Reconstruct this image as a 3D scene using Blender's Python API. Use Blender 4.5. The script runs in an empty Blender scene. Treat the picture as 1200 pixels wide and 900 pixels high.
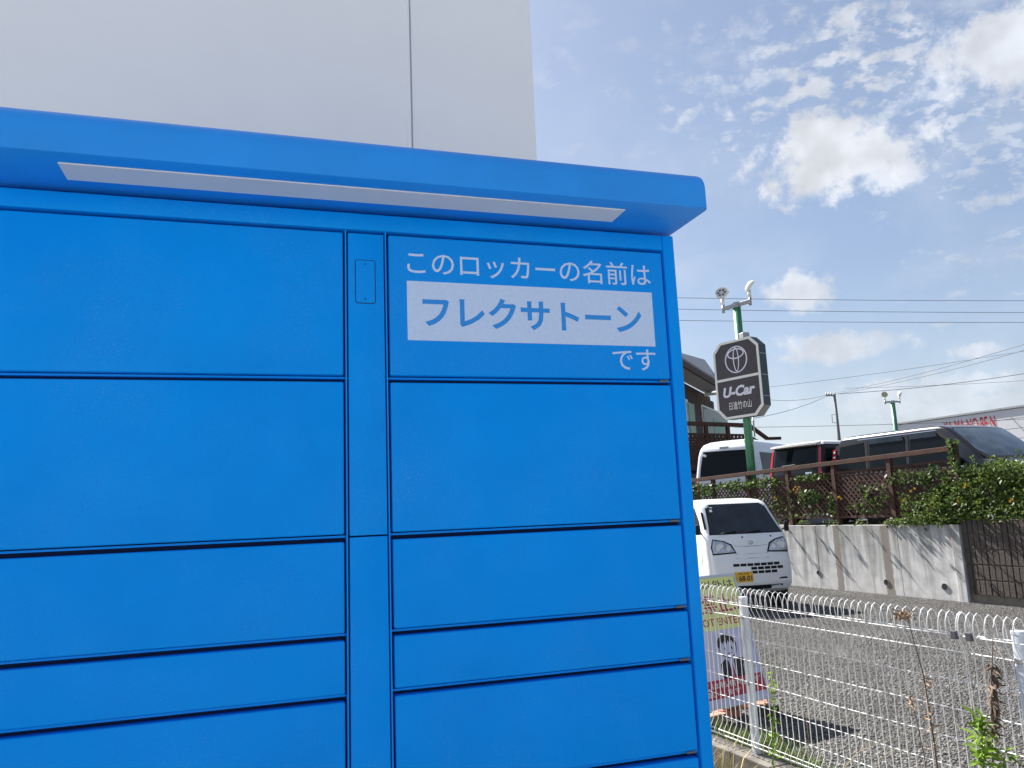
import bpy, bmesh, math, random
import numpy as np
from mathutils import Vector, Matrix
from math import radians as R_, sin, cos, pi
random.seed(7); rng = np.random.default_rng(7)
S = bpy.context.scene
COL = S.collection

# ------------------------------------------------------------------ camera
FPX = 909.0                                   # focal length in pixels of a 1200 wide frame
CAM = np.array([0.0, 0.0, 1.72])
ax = np.array([2943.0, -30.0, -909.0]); ax /= np.linalg.norm(ax)
az = np.array([-225.0, 5450.0, -909.0]); az -= ax * (ax @ az); az /= np.linalg.norm(az)
ROT = np.array([ax, np.cross(az, ax), az])    # camera axes -> world axes
cd = bpy.data.cameras.new('camera'); cam = bpy.data.objects.new('camera', cd); COL.objects.link(cam)
cd.sensor_width = 36.0; cd.lens = FPX / 1200 * 36.0; cd.clip_start = 0.05; cd.clip_end = 3000
M4 = Matrix.Identity(4)
for i in range(3):
    for j in range(3): M4[i][j] = ROT[i, j]
    M4[i][3] = CAM[i]
cam.matrix_world = M4
S.camera = cam

def ray(x, y):
    d = ROT @ np.array([x - 600, 450 - y, -FPX]); return d / np.linalg.norm(d)
def at(x, y, D): return CAM + ROT @ np.array([x - 600, 450 - y, -FPX]) * D / FPX

# ------------------------------------------------------------------ light
SUN_EL, SUN_AZ = 45.0, -16.0
S.view_settings.view_transform = 'Standard'; S.view_settings.look = 'None'
S.view_settings.gamma = 1.0; S.view_settings.exposure = 1.66
S.view_settings.use_curve_mapping = False
S.cycles.max_bounces = 6; S.cycles.diffuse_bounces = 4; S.cycles.glossy_bounces = 3; S.cycles.transparent_max_bounces = 4
sd = bpy.data.lights.new('sun', 'SUN'); so = bpy.data.objects.new('sun', sd); COL.objects.link(so)
sd.energy = 4.6; sd.angle = R_(0.53); sd.color = (1.0, 0.96, 0.91)
sunv = Vector((sin(R_(SUN_AZ)) * cos(R_(SUN_EL)), cos(R_(SUN_AZ)) * cos(R_(SUN_EL)), sin(R_(SUN_EL))))
so.rotation_euler = sunv.to_track_quat('Z', 'Y').to_euler(); so.location = (0, 0, 30)

# ------------------------------------------------------------------ world
W = bpy.data.worlds.new('World'); S.world = W; W.use_nodes = True
nt = W.node_tree; N = nt.nodes; L = nt.links; N.clear()
def node(t, **kw):
    n = N.new(t)
    for k, v in kw.items(): setattr(n, k, v)
    return n
def math_(op, a, b=None, clamp=False):
    n = node('ShaderNodeMath', operation=op, use_clamp=clamp)
    for i, v in enumerate((a, b)):
        if v is None: continue
        if isinstance(v, (int, float)): n.inputs[i].default_value = v
        else: L.new(v, n.inputs[i])
    return n.outputs[0]
def vmath(op, a, b=None):
    n = node('ShaderNodeVectorMath', operation=op)
    for i, v in enumerate((a, b)):
        if v is None: continue
        if isinstance(v, (tuple, list)): n.inputs[i].default_value = v
        else: L.new(v, n.inputs[i])
    return n
def sstep(v, lo, hi, to0=0.0, to1=1.0):
    n = node('ShaderNodeMapRange', interpolation_type='SMOOTHSTEP')
    L.new(v, n.inputs[0]); n.inputs[1].default_value = lo; n.inputs[2].default_value = hi
    n.inputs[3].default_value = to0; n.inputs[4].default_value = to1
    return n.outputs[0]
tc = node('ShaderNodeTexCoord'); dirn = vmath('NORMALIZE', tc.outputs['Generated']).outputs[0]
sky = node('ShaderNodeTexSky', sky_type='NISHITA'); sky.sun_disc = False
sky.sun_elevation = R_(SUN_EL); sky.sun_rotation = R_(SUN_AZ); sky.altitude = 0
sky.air_density = 1.0; sky.dust_density = 1.2; sky.ozone_density = 1.5
sep = node('ShaderNodeSeparateXYZ'); L.new(dirn, sep.inputs[0])
zc = math_('MAXIMUM', sep.outputs[2], 0.0)
den = math_('ADD', zc, 0.16)
comb = node('ShaderNodeCombineXYZ')
L.new(math_('DIVIDE', sep.outputs[0], den), comb.inputs[0]); L.new(math_('DIVIDE', sep.outputs[1], den), comb.inputs[1])
def noise(vec, scale, detail=6, rough=0.55, dist=0.0):
    n = node('ShaderNodeTexNoise'); L.new(vec, n.inputs['Vector'])
    n.inputs['Scale'].default_value = scale; n.inputs['Detail'].default_value = detail
    n.inputs['Roughness'].default_value = rough; n.inputs['Distortion'].default_value = dist
    return n.outputs['Fac']
fine = noise(dirn, 30, 6, 0.66, 0.0)
mid = noise(dirn, 9, 3, 0.55, 0.0)
wob = math_('ADD', math_('MULTIPLY', math_('SUBTRACT', fine, 0.5), 3.0), math_('MULTIPLY', math_('SUBTRACT', mid, 0.5), 1.6))
# scattered small cloudlets over the whole dome, in loose fields
field = sstep(noise(comb.outputs[0], 0.9, 3, 0.5), 0.44, 0.62)
cells = sstep(noise(comb.outputs[0], 9.0, 5, 0.56, 0.0), 0.50, 0.74)
m_alto = math_('MULTIPLY', math_('MULTIPLY', cells, field), 0.45)
veil = math_('MULTIPLY', sstep(noise(comb.outputs[0], 1.6, 5, 0.6, 0.4), 0.40, 0.8), 0.30)
mask = math_('MAXIMUM', m_alto, veil)
# individual clouds: direction, half-width and half-height (radians), density
clouds = [(1000, 186, .086, .036, 1.0, 0.0), (965, 172, .050, .036, 1.0, 0), (1045, 200, .05, .022, .85, 0),
          (1170, 55, .062, .048, .92, .05), (1185, 145, .10, .075, .45, .3), (1105, 170, .08, .04, .45, .3), (1055, 112, .075, .028, .55, .3),
          (905, 66, .040, .016, .55, .4), (985, 52, .030, .016, .6, .4), (960, 88, .040, .016, .5, .4), (1065, 85, .045, .018, .5, .4), (940, 15, .035, .015, .45, .4), (1000, 85, .14, .06, .75, .5), (920, 95, .10, .06, .5, .5), (1090, 40, .10, .03, .6, .45), (1100, 120, .1, .05, .6, .4),
          (940, 340, .032, .024, .85, 0), (965, 408, .055, .018, .80, 0), (1015, 403, .045, .014, .6, .1),
          (1140, 412, .026, .011, .75, 0), (1070, 462, .12, .020, .65, .1), (1130, 480, .1, .024, .65, .1),
          (1180, 232, .04, .012, .6, .2), (1175, 290, .07, .022, .35, .3)]
wob2 = math_('MULTIPLY', wob, 1.3); wob0 = math_('MULTIPLY', wob, .72)
grain = sstep(noise(comb.outputs[0], 20, 4, .58), .43, .60, .03, 1.1)
for (px, py, rx, ry, dens, soft) in clouds:
    c = ray(px, py); e1 = np.cross(c, [0, 0, 1]); e1 /= np.linalg.norm(e1); e2 = np.cross(e1, c)
    mp = node('ShaderNodeMapping', vector_type='TEXTURE'); L.new(dirn, mp.inputs[0])
    mp.inputs['Location'].default_value = tuple(c)
    mp.inputs['Rotation'].default_value = Matrix((e1, c, e2)).transposed().to_euler()
    mp.inputs['Scale'].default_value = (rx, 1.0, ry)
    if soft < .2: rx *= 1.22; ry *= 1.22; mp.inputs['Scale'].default_value = (rx, 1.0, ry)
    r = math_('ADD', vmath('LENGTH', mp.outputs[0]).outputs['Value'], wob0 if soft < .2 else wob2)
    m = sstep(r, 0.50 - soft * .6, 1.12 + soft, dens, 0.0)
    if soft > .25: m = math_('MULTIPLY', m, grain)
    mask = math_('MAXIMUM', mask, m)
hz = sstep(sep.outputs[2], 0.0, 0.30, 0.42, 0.0)
mask = math_('MAXIMUM', mask, hz)
shade = sstep(noise(dirn, 14, 3, 0.6), 0.3, 0.7, 0.80, 1.08)
cc = node('ShaderNodeVectorMath', operation='SCALE'); cc.inputs[0].default_value = (5.3, 5.55, 6.0); L.new(shade, cc.inputs['Scale'])
mixh = node('ShaderNodeMix', data_type='RGBA'); mixh.inputs[0].default_value = .40; L.new(sky.outputs[0], mixh.inputs[6]); mixh.inputs[7].default_value = (2.25, 2.75, 3.75, 1)
mixc = node('ShaderNodeMix', data_type='RGBA'); L.new(mask, mixc.inputs[0]); L.new(mixh.outputs[2], mixc.inputs[6]); L.new(cc.outputs[0], mixc.inputs[7])
bg = node('ShaderNodeBackground'); L.new(mixc.outputs[2], bg.inputs[0]); bg.inputs[1].default_value = 0.050
ow = node('ShaderNodeOutputWorld'); L.new(bg.outputs[0], ow.inputs[0])

# ------------------------------------------------------------------ materials
def mat(name, col, rough=0.5, metal=0.0, var=0.0, vscale=8.0, bump=0.0, bscale=60.0, col2=None, spec=0.5, coat=0.0, island=0.0, detail=6):
    m = bpy.data.materials.new(name); m.use_nodes = True
    t = m.node_tree; n = t.nodes; l = t.links; b = n['Principled BSDF']
    b.inputs['Base Color'].default_value = (*col, 1); b.inputs['Roughness'].default_value = rough
    b.inputs['Metallic'].default_value = metal; b.inputs['Specular IOR Level'].default_value = spec
    b.inputs['Coat Weight'].default_value = coat; b.inputs['Coat Roughness'].default_value = 0.05
    tcn = n.new('ShaderNodeTexCoord')
    src = None
    if var > 0 or col2:
        no = n.new('ShaderNodeTexNoise'); no.inputs['Scale'].default_value = vscale; no.inputs['Detail'].default_value = detail
        no.inputs['Roughness'].default_value = 0.6
        l.new(tcn.outputs['Object'], no.inputs['Vector'])
        mx = n.new('ShaderNodeMix'); mx.data_type = 'RGBA'
        rp = n.new('ShaderNodeMapRange'); rp.inputs[1].default_value = 0.32; rp.inputs[2].default_value = 0.68
        l.new(no.outputs['Fac'], rp.inputs[0]); l.new(rp.outputs[0], mx.inputs[0])
        c2 = col2 if col2 else tuple(c * (1 - var) for c in col)
        c1 = col if col2 else tuple(min(1, c * (1 + var)) for c in col)
        mx.inputs[6].default_value = (*c2, 1); mx.inputs[7].default_value = (*c1, 1)
        src = mx.outputs[2]
    if island > 0:
        g = n.new('ShaderNodeNewGeometry'); hs = n.new('ShaderNodeHueSaturation')
        rp = n.new('ShaderNodeMapRange'); rp.inputs[3].default_value = 1 - island; rp.inputs[4].default_value = 1 + island
        l.new(g.outputs['Random Per Island'], rp.inputs[0]); l.new(rp.outputs[0], hs.inputs['Value'])
        if src: l.new(src, hs.inputs['Color'])
        else: hs.inputs['Color'].default_value = (*col, 1)
        src = hs.outputs[0]
    if src: l.new(src, b.inputs['Base Color'])
    if bump > 0:
        nb = n.new('ShaderNodeTexNoise'); nb.inputs['Scale'].default_value = bscale; nb.inputs['Detail'].default_value = 4
        l.new(tcn.outputs['Object'], nb.inputs['Vector'])
        bp = n.new('ShaderNodeBump'); bp.inputs['Strength'].default_value = bump; bp.inputs['Distance'].default_value = 0.6 / bscale
        l.new(nb.outputs['Fac'], bp.inputs['Height']); l.new(bp.outputs[0], b.inputs['Normal'])
    return m

def leaf_mat(name, col, col2, trans=0.35):
    m = mat(name, col, 0.5, col2=col2, vscale=6, island=0.4, spec=0.35)
    t = m.node_tree; n = t.nodes; l = t.links; b = n['Principled BSDF']
    tr = n.new('ShaderNodeBsdfTranslucent'); ms = n.new('ShaderNodeMixShader'); ms.inputs[0].default_value = trans
    l.new(b.inputs['Base Color'].links[0].from_socket, tr.inputs['Color'])
    l.new(b.outputs[0], ms.inputs[1]); l.new(tr.outputs[0], ms.inputs[2]); l.new(ms.outputs[0], n['Material Output'].inputs[0])
    return m

def add_dust(m):
    # fine pale dust specks and soft hazy patches lying on the coat
    t = m.node_tree; n = t.nodes; l = t.links; b = n['Principled BSDF']; src = b.inputs['Base Color'].links[0].from_socket
    tcn = n.new('ShaderNodeTexCoord')
    a = n.new('ShaderNodeTexNoise'); a.inputs['Scale'].default_value = 240; a.inputs['Detail'].default_value = 3; l.new(tcn.outputs['Object'], a.inputs[0])
    c = n.new('ShaderNodeTexNoise'); c.inputs['Scale'].default_value = 5; c.inputs['Detail'].default_value = 6; l.new(tcn.outputs['Object'], c.inputs[0])
    ra = n.new('ShaderNodeMapRange'); ra.inputs[1].default_value = .58; ra.inputs[2].default_value = .74; l.new(a.outputs['Fac'], ra.inputs[0])
    rc = n.new('ShaderNodeMapRange'); rc.inputs[1].default_value = .42; rc.inputs[2].default_value = .72; rc.inputs[3].default_value = .02; rc.inputs[4].default_value = .16; l.new(c.outputs['Fac'], rc.inputs[0])
    mu = n.new('ShaderNodeMath'); mu.operation = 'MULTIPLY'; l.new(ra.outputs[0], mu.inputs[0]); l.new(rc.outputs[0], mu.inputs[1])
    ad = n.new('ShaderNodeMath'); ad.operation = 'MULTIPLY_ADD'; l.new(rc.outputs[0], ad.inputs[0]); ad.inputs[1].default_value = .12; l.new(mu.outputs[0], ad.inputs[2])
    mx = n.new('ShaderNodeMix'); mx.data_type = 'RGBA'; l.new(ad.outputs[0], mx.inputs[0]); l.new(src, mx.inputs[6]); mx.inputs[7].default_value = (.42, .52, .66, 1)
    l.new(mx.outputs[2], b.inputs['Base Color'])
MT = {}
MT['blue'] = mat('blue_powder_coat', (.000, .332, .965), .5, var=.06, vscale=3.5, bump=.16, bscale=420, spec=.08, detail=9)
add_dust(MT['blue'])
MT['blue_canopy'] = mat('canopy_blue_coat', (.016, .312, .89), .42, var=.06, vscale=5, bump=.12, bscale=420, spec=.5)  # less saturated and glossier than the door coat
MT['blue_film'] = mat('blue_print_film', (.002, .315, .910), .42, var=.07, vscale=260, bump=.10, bscale=300, spec=.12, detail=2)
add_dust(MT['blue_film'])
MT['print_white'] = mat('white_print', (.62, .75, .98), .45, var=.05, vscale=120, bump=.05, bscale=300)
MT['print_blue'] = mat('blue_print', (.020, .30, .80), .38, var=.08, vscale=200)
MT['lightpanel'] = mat('frosted_acrylic', (.93, .88, .79), .35, var=.05, vscale=3)
MT['steel'] = mat('steel', (.45, .46, .48), .35, 1.0)
MT['black'] = mat('black_rubber', (.012, .012, .013), .6)
MT['gap_shade'] = mat('painted_gap_shade', (.003, .022, .080), .8)  # dark blue paints the shade inside gaps and recesses
MT['bldg'] = mat('white_wall_panel', (.91, .915, .92), .5, var=.025, vscale=1.1, bump=.05, bscale=3)
MT['bldg_seam'] = mat('sealant', (.46, .48, .52), .6)
MT['galv'] = mat('galvanised', (.36, .37, .38), .5, .6, var=.15, vscale=30)
MT['white_wire'] = mat('white_coated_wire', (.76, .76, .75), .4, var=.05, vscale=30)
MT['fence_post'] = mat('pale_grey_post', (.62, .66, .71), .4, var=.07, vscale=6)
MT['clampgrey'] = mat('dark_grey_clamp', (.10, .10, .11), .5, .3)
MT['kerb'] = mat('kerb_concrete', (.19, .175, .15), .9, col2=(.09, .083, .072), vscale=9, bump=.6, bscale=90)
MT['white_paint'] = mat('white_car_paint', (.76, .77, .77), .28, var=.02, vscale=2, coat=.6)
MT['offwhite_paint'] = mat('greyish_white_car_paint', (.66, .68, .72), .3, var=.03, vscale=2, coat=.5)  # greyer, slightly bluish white for the van
MT['mpv_paint'] = mat('dark_plum_metallic', (.008, .0062, .0095), .28, .0, coat=.7, spec=.4)
MT['wagon_paint'] = mat('dark_wine_metallic', (.016, .016, .019), .35, .1, coat=.1, spec=.25)
MT['pearl'] = mat('pearl_roof_paint', (.62, .61, .57), .3, coat=.5)
MT['glass'] = mat('tinted_car_glass', (.006, .008, .010), .03, spec=.18)
MT['windscreen'] = mat('windscreen_glass', (.014, .020, .028), .04, spec=.5, var=.5, vscale=2.5)
MT['mpv_screen'] = mat('painted_reflection_windscreen', (.150, .190, .235), .05, spec=.8, col2=(.055, .075, .095), vscale=2.4)  # pale blue patches paint the sky reflection into the glass colour
MT['reflector'] = mat('lamp_reflector', (.80, .80, .80), .25, .2, coat=.5)
MT['chrome'] = mat('chrome', (.75, .76, .78), .12, 1.0)
MT['lamp_clear'] = mat('headlamp_lens', (.42, .43, .45), .12, .5, var=.35, vscale=12, coat=.8)
MT['tail_red'] = mat('tail_lamp_red', (.42, .012, .022), .12, coat=.6)
MT['trim'] = mat('dark_trim', (.012, .012, .013), .6, spec=.25)
MT['plate_y'] = mat('yellow_plate', (.72, .42, .03), .5)
MT['tyre'] = mat('tyre', (.018, .018, .018), .85)
MT['wood'] = mat('red_brown_wood', (.078, .032, .020), .85, col2=(.040, .018, .012), vscale=7, bump=.3, bscale=60)
MT['shopwood'] = mat('dark_brown_board', (.075, .048, .038), .8, col2=(.045, .030, .026), vscale=4, bump=.2, bscale=30)
MT['soffit'] = mat('pale_soffit', (.48, .47, .45), .8, var=.08, vscale=2)
MT['roofmetal'] = mat('grey_roof_sheet', (.36, .35, .34), .5, .2, var=.1, vscale=2)
MT['green_pole'] = mat('green_pole_paint', (.045, .215, .105), .4, var=.12, vscale=4)
MT['signdark'] = mat('sign_face_brown', (.055, .047, .052), .45, var=.18, vscale=9)
MT['signside'] = mat('sign_side_green_black', (.028, .045, .047), .5, var=.2, vscale=3)
MT['signwhite'] = mat('sign_white', (.78, .77, .72), .5)
MT['signlilac'] = mat('sign_lettering', (.72, .71, .80), .5)
MT['leaf'] = leaf_mat('bush_leaf', (.135, .190, .040), (.036, .072, .016), .38)
MT['ivy'] = leaf_mat('ivy_leaf', (.110, .165, .042), (.032, .065, .016), .32)
MT['weed'] = leaf_mat('weed_leaf', (.24, .36, .045), (.14, .25, .035), .45)
MT['dry'] = mat('dry_stalk', (.135, .085, .055), .85, var=.3, vscale=20)
MT['dryhead'] = mat('dry_seed_head', (.27, .18, .10), .85, var=.3, vscale=40, island=.35)
MT['straw'] = mat('straw', (.46, .38, .17), .7, island=.35)
MT['grass'] = leaf_mat('grass_blade', (.10, .20, .035), (.17, .20, .05), .35)
MT['petal'] = mat('yellow_petal', (.85, .50, .02), .5)
MT['stem'] = mat('brown_stem', (.09, .06, .035), .8)
MT['brick'] = mat('red_brick', (.43, .17, .10), .85, col2=(.30, .115, .075), vscale=22, bump=.5, bscale=80)
MT['brick2'] = mat('pale_brick', (.52, .30, .21), .85, col2=(.36, .18, .12), vscale=22, bump=.5, bscale=80)
MT['sign_yellow'] = mat('pale_yellow_print', (.88, .85, .30), .5, var=.04, vscale=5)
MT['sign_lilac'] = mat('pale_lilac_print', (.66, .63, .77), .5, var=.06, vscale=5)
MT['sign_red'] = mat('crimson_print', (.50, .030, .065), .5)
MT['sign_ink'] = mat('black_print', (.018, .016, .022), .5)
MT['alu'] = mat('aluminium_frame', (.60, .62, .65), .35, .5)
MT['pole_grey'] = mat('concrete_pole', (.16, .17, .18), .8)
MT['wire'] = mat('power_cable', (.10, .11, .13), .7)
MT['ware'] = mat('warehouse_siding', (.60, .60, .63), .6, var=.05, vscale=.4)
MT['red'] = mat('red_letter', (.45, .012, .02), .5)
MT['pane_reflection'] = mat('green_pane_reflection', (.16, .34, .24), .5, var=.15, vscale=3)  # green tone painting the reflections in the shop panes

# concrete retaining wall: formwork concrete with dark run-off streaks
def concrete():
    m = mat('retaining_concrete', (.43, .425, .41), .85, bump=.35, bscale=70)
    t = m.node_tree; n = t.nodes; l = t.links; b = n['Principled BSDF']
    tcn = n.new('ShaderNodeTexCoord'); mp = n.new('ShaderNodeMapping'); mp.inputs['Scale'].default_value = (1, 6.5, .42)
    l.new(tcn.outputs['Object'], mp.inputs[0])
    a = n.new('ShaderNodeTexNoise'); a.inputs['Scale'].default_value = 1.0; a.inputs['Detail'].default_value = 7; a.inputs['Roughness'].default_value = .62
    l.new(mp.outputs[0], a.inputs[0])
    sp = n.new('ShaderNodeSeparateXYZ'); l.new(tcn.outputs['Object'], sp.inputs[0])
    h = n.new('ShaderNodeMapRange'); h.inputs[1].default_value = 0.0; h.inputs[2].default_value = 1.25; h.inputs[3].default_value = -.11; h.inputs[4].default_value = .13
    l.new(sp.outputs[2], h.inputs[0])
    ad = n.new('ShaderNodeMath'); l.new(a.outputs['Fac'], ad.inputs[0]); l.new(h.outputs[0], ad.inputs[1])
    r = n.new('ShaderNodeValToRGB'); r.color_ramp.elements[0].position = .44; r.color_ramp.elements[1].position = .74
    r.color_ramp.elements[0].color = (.60, .59, .57, 1); r.color_ramp.elements[1].color = (.27, .26, .24, 1)
    e = r.color_ramp.elements.new(.53); e.color = (.45, .445, .43, 1)
    l.new(ad.outputs[0], r.inputs[0])
    bl = n.new('ShaderNodeTexNoise'); bl.inputs['Scale'].default_value = 5; bl.inputs['Detail'].default_value = 8; l.new(tcn.outputs['Object'], bl.inputs[0])
    mr = n.new('ShaderNodeMapRange'); mr.inputs[1].default_value = .3; mr.inputs[2].default_value = .7; mr.inputs[3].default_value = .78; mr.inputs[4].default_value = 1.12
    l.new(bl.outputs['Fac'], mr.inputs[0])
    hs = n.new('ShaderNodeHueSaturation'); l.new(r.outputs[0], hs.inputs['Color']); l.new(mr.outputs[0], hs.inputs['Value'])
    l.new(hs.outputs[0], b.inputs['Base Color'])
    return m
MT['concrete'] = concrete()
MT['stain'] = mat('brown_runoff_stain', (.20, .175, .14), .9, var=.25, vscale=8)
MT['block'] = mat('dark_brown_split_block', (.105, .083, .072), .9, col2=(.055, .045, .040), vscale=28, bump=.9, bscale=55)
# coarse asphalt / crushed stone ground
def gravel_mat():
    m = bpy.data.materials.new('crushed_stone_ground'); m.use_nodes = True
    t = m.node_tree; n = t.nodes; l = t.links; b = n['Principled BSDF']; b.inputs['Roughness'].default_value = .9
    tcn = n.new('ShaderNodeTexCoord')
    v = n.new('ShaderNodeTexVoronoi'); v.inputs['Scale'].default_value = 60; l.new(tcn.outputs['Object'], v.inputs['Vector'])
    v2 = n.new('ShaderNodeTexVoronoi'); v2.feature = 'DISTANCE_TO_EDGE'; v2.inputs['Scale'].default_value = 60; l.new(tcn.outputs['Object'], v2.inputs['Vector'])
    big = n.new('ShaderNodeTexNoise'); big.inputs['Scale'].default_value = .8; big.inputs['Detail'].default_value = 6; l.new(tcn.outputs['Object'], big.inputs['Vector'])
    sp = n.new('ShaderNodeSeparateColor'); l.new(v.outputs['Color'], sp.inputs[0])
    r = n.new('ShaderNodeValToRGB'); l.new(sp.outputs[0], r.inputs[0])
    r.color_ramp.elements[0].color = (.014, .0135, .013, 1); r.color_ramp.elements[1].color = (.105, .101, .096, 1)
    mr = n.new('ShaderNodeMapRange'); mr.inputs[1].default_value = .3; mr.inputs[2].default_value = .7; mr.inputs[3].default_value = .62; mr.inputs[4].default_value = 1.3
    l.new(big.outputs['Fac'], mr.inputs[0])
    hs = n.new('ShaderNodeHueSaturation'); l.new(r.outputs[0], hs.inputs['Color']); l.new(mr.outputs[0], hs.inputs['Value'])
    l.new(hs.outputs[0], b.inputs['Base Color'])
    bp = n.new('ShaderNodeBump'); bp.inputs['Strength'].default_value = 1; bp.inputs['Distance'].default_value = .02
    l.new(v2.outputs['Distance'], bp.inputs['Height']); l.new(bp.outputs[0], b.inputs['Normal'])
    return m
MT['ground'] = gravel_mat()
MT['stone'] = mat('crushed_stone', (.112, .108, .102), .9, var=.36, vscale=.9, island=.7)
MT['soil'] = mat('dry_soil', (.16, .125, .085), .95, col2=(.085, .07, .045), vscale=6, bump=.8, bscale=40)
MT['lot'] = mat('upper_lot_asphalt', (.08, .08, .08), .9, var=.2, vscale=3, bump=.4, bscale=50)
MT['bounce_paving'] = mat('bounce_paving_concrete', (.41, .41, .40), .85, var=.12, vscale=3, bump=.3, bscale=80)  # tone set for the light it bounces

# ------------------------------------------------------------------ mesh helpers
class MB:
    def __init__(s): s.v = []; s.f = []
    def add(s, vs, fs):
        o = len(s.v); s.v += [tuple(map(float, p)) for p in vs]; s.f += [tuple(i + o for i in f) for f in fs]; return s
    def box(s, x0, x1, y0, y1, z0, z1):
        return s.add([(x0, y0, z0), (x1, y0, z0), (x1, y1, z0), (x0, y1, z0), (x0, y0, z1), (x1, y0, z1), (x1, y1, z1), (x0, y1, z1)],
                     [(0, 3, 2, 1), (4, 5, 6, 7), (0, 1, 5, 4), (1, 2, 6, 5), (2, 3, 7, 6), (3, 0, 4, 7)])
    def beam(s, a, b, w, h, up=(0, 0, 1)):
        a = np.array(a, float); b = np.array(b, float); d = b - a; d /= np.linalg.norm(d); up = np.array(up, float)
        sx = np.cross(d, up); sx /= np.linalg.norm(sx); uz = np.cross(sx, d)
        q = [(-w / 2, -h / 2), (w / 2, -h / 2), (w / 2, h / 2), (-w / 2, h / 2)]
        vs = [a + sx * i + uz * j for i, j in q] + [b + sx * i + uz * j for i, j in q]
        return s.add(vs, [(3, 2, 1, 0), (4, 5, 6, 7), (0, 1, 5, 4), (1, 2, 6, 5), (2, 3, 7, 6), (3, 0, 4, 7)])
    def tube(s, pts, r, n=6, cap=True):
        pts = [np.array(p, float) for p in pts]; k = len(pts)
        rs = r if hasattr(r, '__len__') else [r] * k
        t0 = pts[1] - pts[0]; ref = np.array([0, 0, 1.0]) if abs(t0[2]) < .8 * np.linalg.norm(t0) else np.array([0, 1.0, 0])
        vs = []
        for i in range(k):
            t = pts[min(i + 1, k - 1)] - pts[max(i - 1, 0)]; t /= np.linalg.norm(t)
            a = np.cross(t, ref); a /= np.linalg.norm(a); b = np.cross(a, t); ref = b
            for j in range(n):
                g = 2 * pi * j / n; vs.append(pts[i] + (a * cos(g) + b * sin(g)) * rs[i])
        fs = [(i * n + j, i * n + (j + 1) % n, (i + 1) * n + (j + 1) % n, (i + 1) * n + j) for i in range(k - 1) for j in range(n)]
        if cap: fs += [tuple(reversed(range(n))), tuple((k - 1) * n + j for j in range(n))]
        return s.add(vs, fs)
    def prism(s, poly, fn, d0, d1):            # poly 2D counter-clockwise, fn(u, v, d) -> xyz
        n = len(poly); vs = [fn(u, v, d0) for u, v in poly] + [fn(u, v, d1) for u, v in poly]
        return s.add(vs, [tuple(range(n)), tuple(reversed(range(n, 2 * n)))] + [(i, i + n, (i + 1) % n + n, (i + 1) % n) for i in range(n)])
    def mesh(s, name, mt, smooth=False, bevel=0.0, seg=2):
        me = bpy.data.meshes.new(name); me.from_pydata(s.v, [], s.f)
        bm = bmesh.new(); bm.from_mesh(me); bmesh.ops.recalc_face_normals(bm, faces=bm.faces)
        if bevel > 0:
            ed = [e for e in bm.edges if e.is_manifold and e.calc_face_angle(0) > .5]
            bmesh.ops.bevel(bm, geom=ed, offset=bevel, offset_type='OFFSET', segments=seg, affect='EDGES', profile=.5, clamp_overlap=True)
        bm.to_mesh(me); bm.free()
        if smooth:
            for p in me.polygons: p.use_smooth = True
            if smooth == 'auto': me.set_sharp_from_angle(angle=R_(38))
        me.materials.append(mt); return me
    def build(s, name, mt, parent=None, world=False, smooth=False, bevel=0.0, seg=2):
        if world and parent is not None:
            m = xf(parent).inverted(); s.v = [tuple(m @ Vector(p)) for p in s.v]
        return link(name, s.mesh(name, mt, smooth, bevel, seg), parent)
def xf(o):
    m = Matrix.Identity(4)
    while o is not None: m = o.matrix_basis @ m; o = o.parent
    return m
def link(name, me, parent=None, loc=(0, 0, 0), rot=(0, 0, 0)):
    o = bpy.data.objects.new(name, me); COL.objects.link(o); o.location = loc; o.rotation_euler = rot
    if parent is not None: o.parent = parent
    return o
def tag(o, label, cat, group=None):
    o['label'] = label; o['category'] = cat
    if group: o['group'] = group
    return o
def thing(name, label, cat, loc=(0, 0, 0), rz=0.0, group=None):
    o = bpy.data.objects.new(name, None); COL.objects.link(o); o.location = loc; o.rotation_euler = (0, 0, rz)
    o.empty_display_size = .2
    return tag(o, label, cat, group)
def struct(o): o['kind'] = 'structure'; return o
def rrect(x0, x1, y0, y1, r, n=5):
    p = []
    for cx, cy, a in ((x1 - r, y0 + r, -pi / 2), (x1 - r, y1 - r, 0), (x0 + r, y1 - r, pi / 2), (x0 + r, y0 + r, pi)):
        for i in range(n + 1):
            g = a + pi / 2 * i / n; p.append((cx + r * cos(g), cy + r * sin(g)))
    return p
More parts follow.
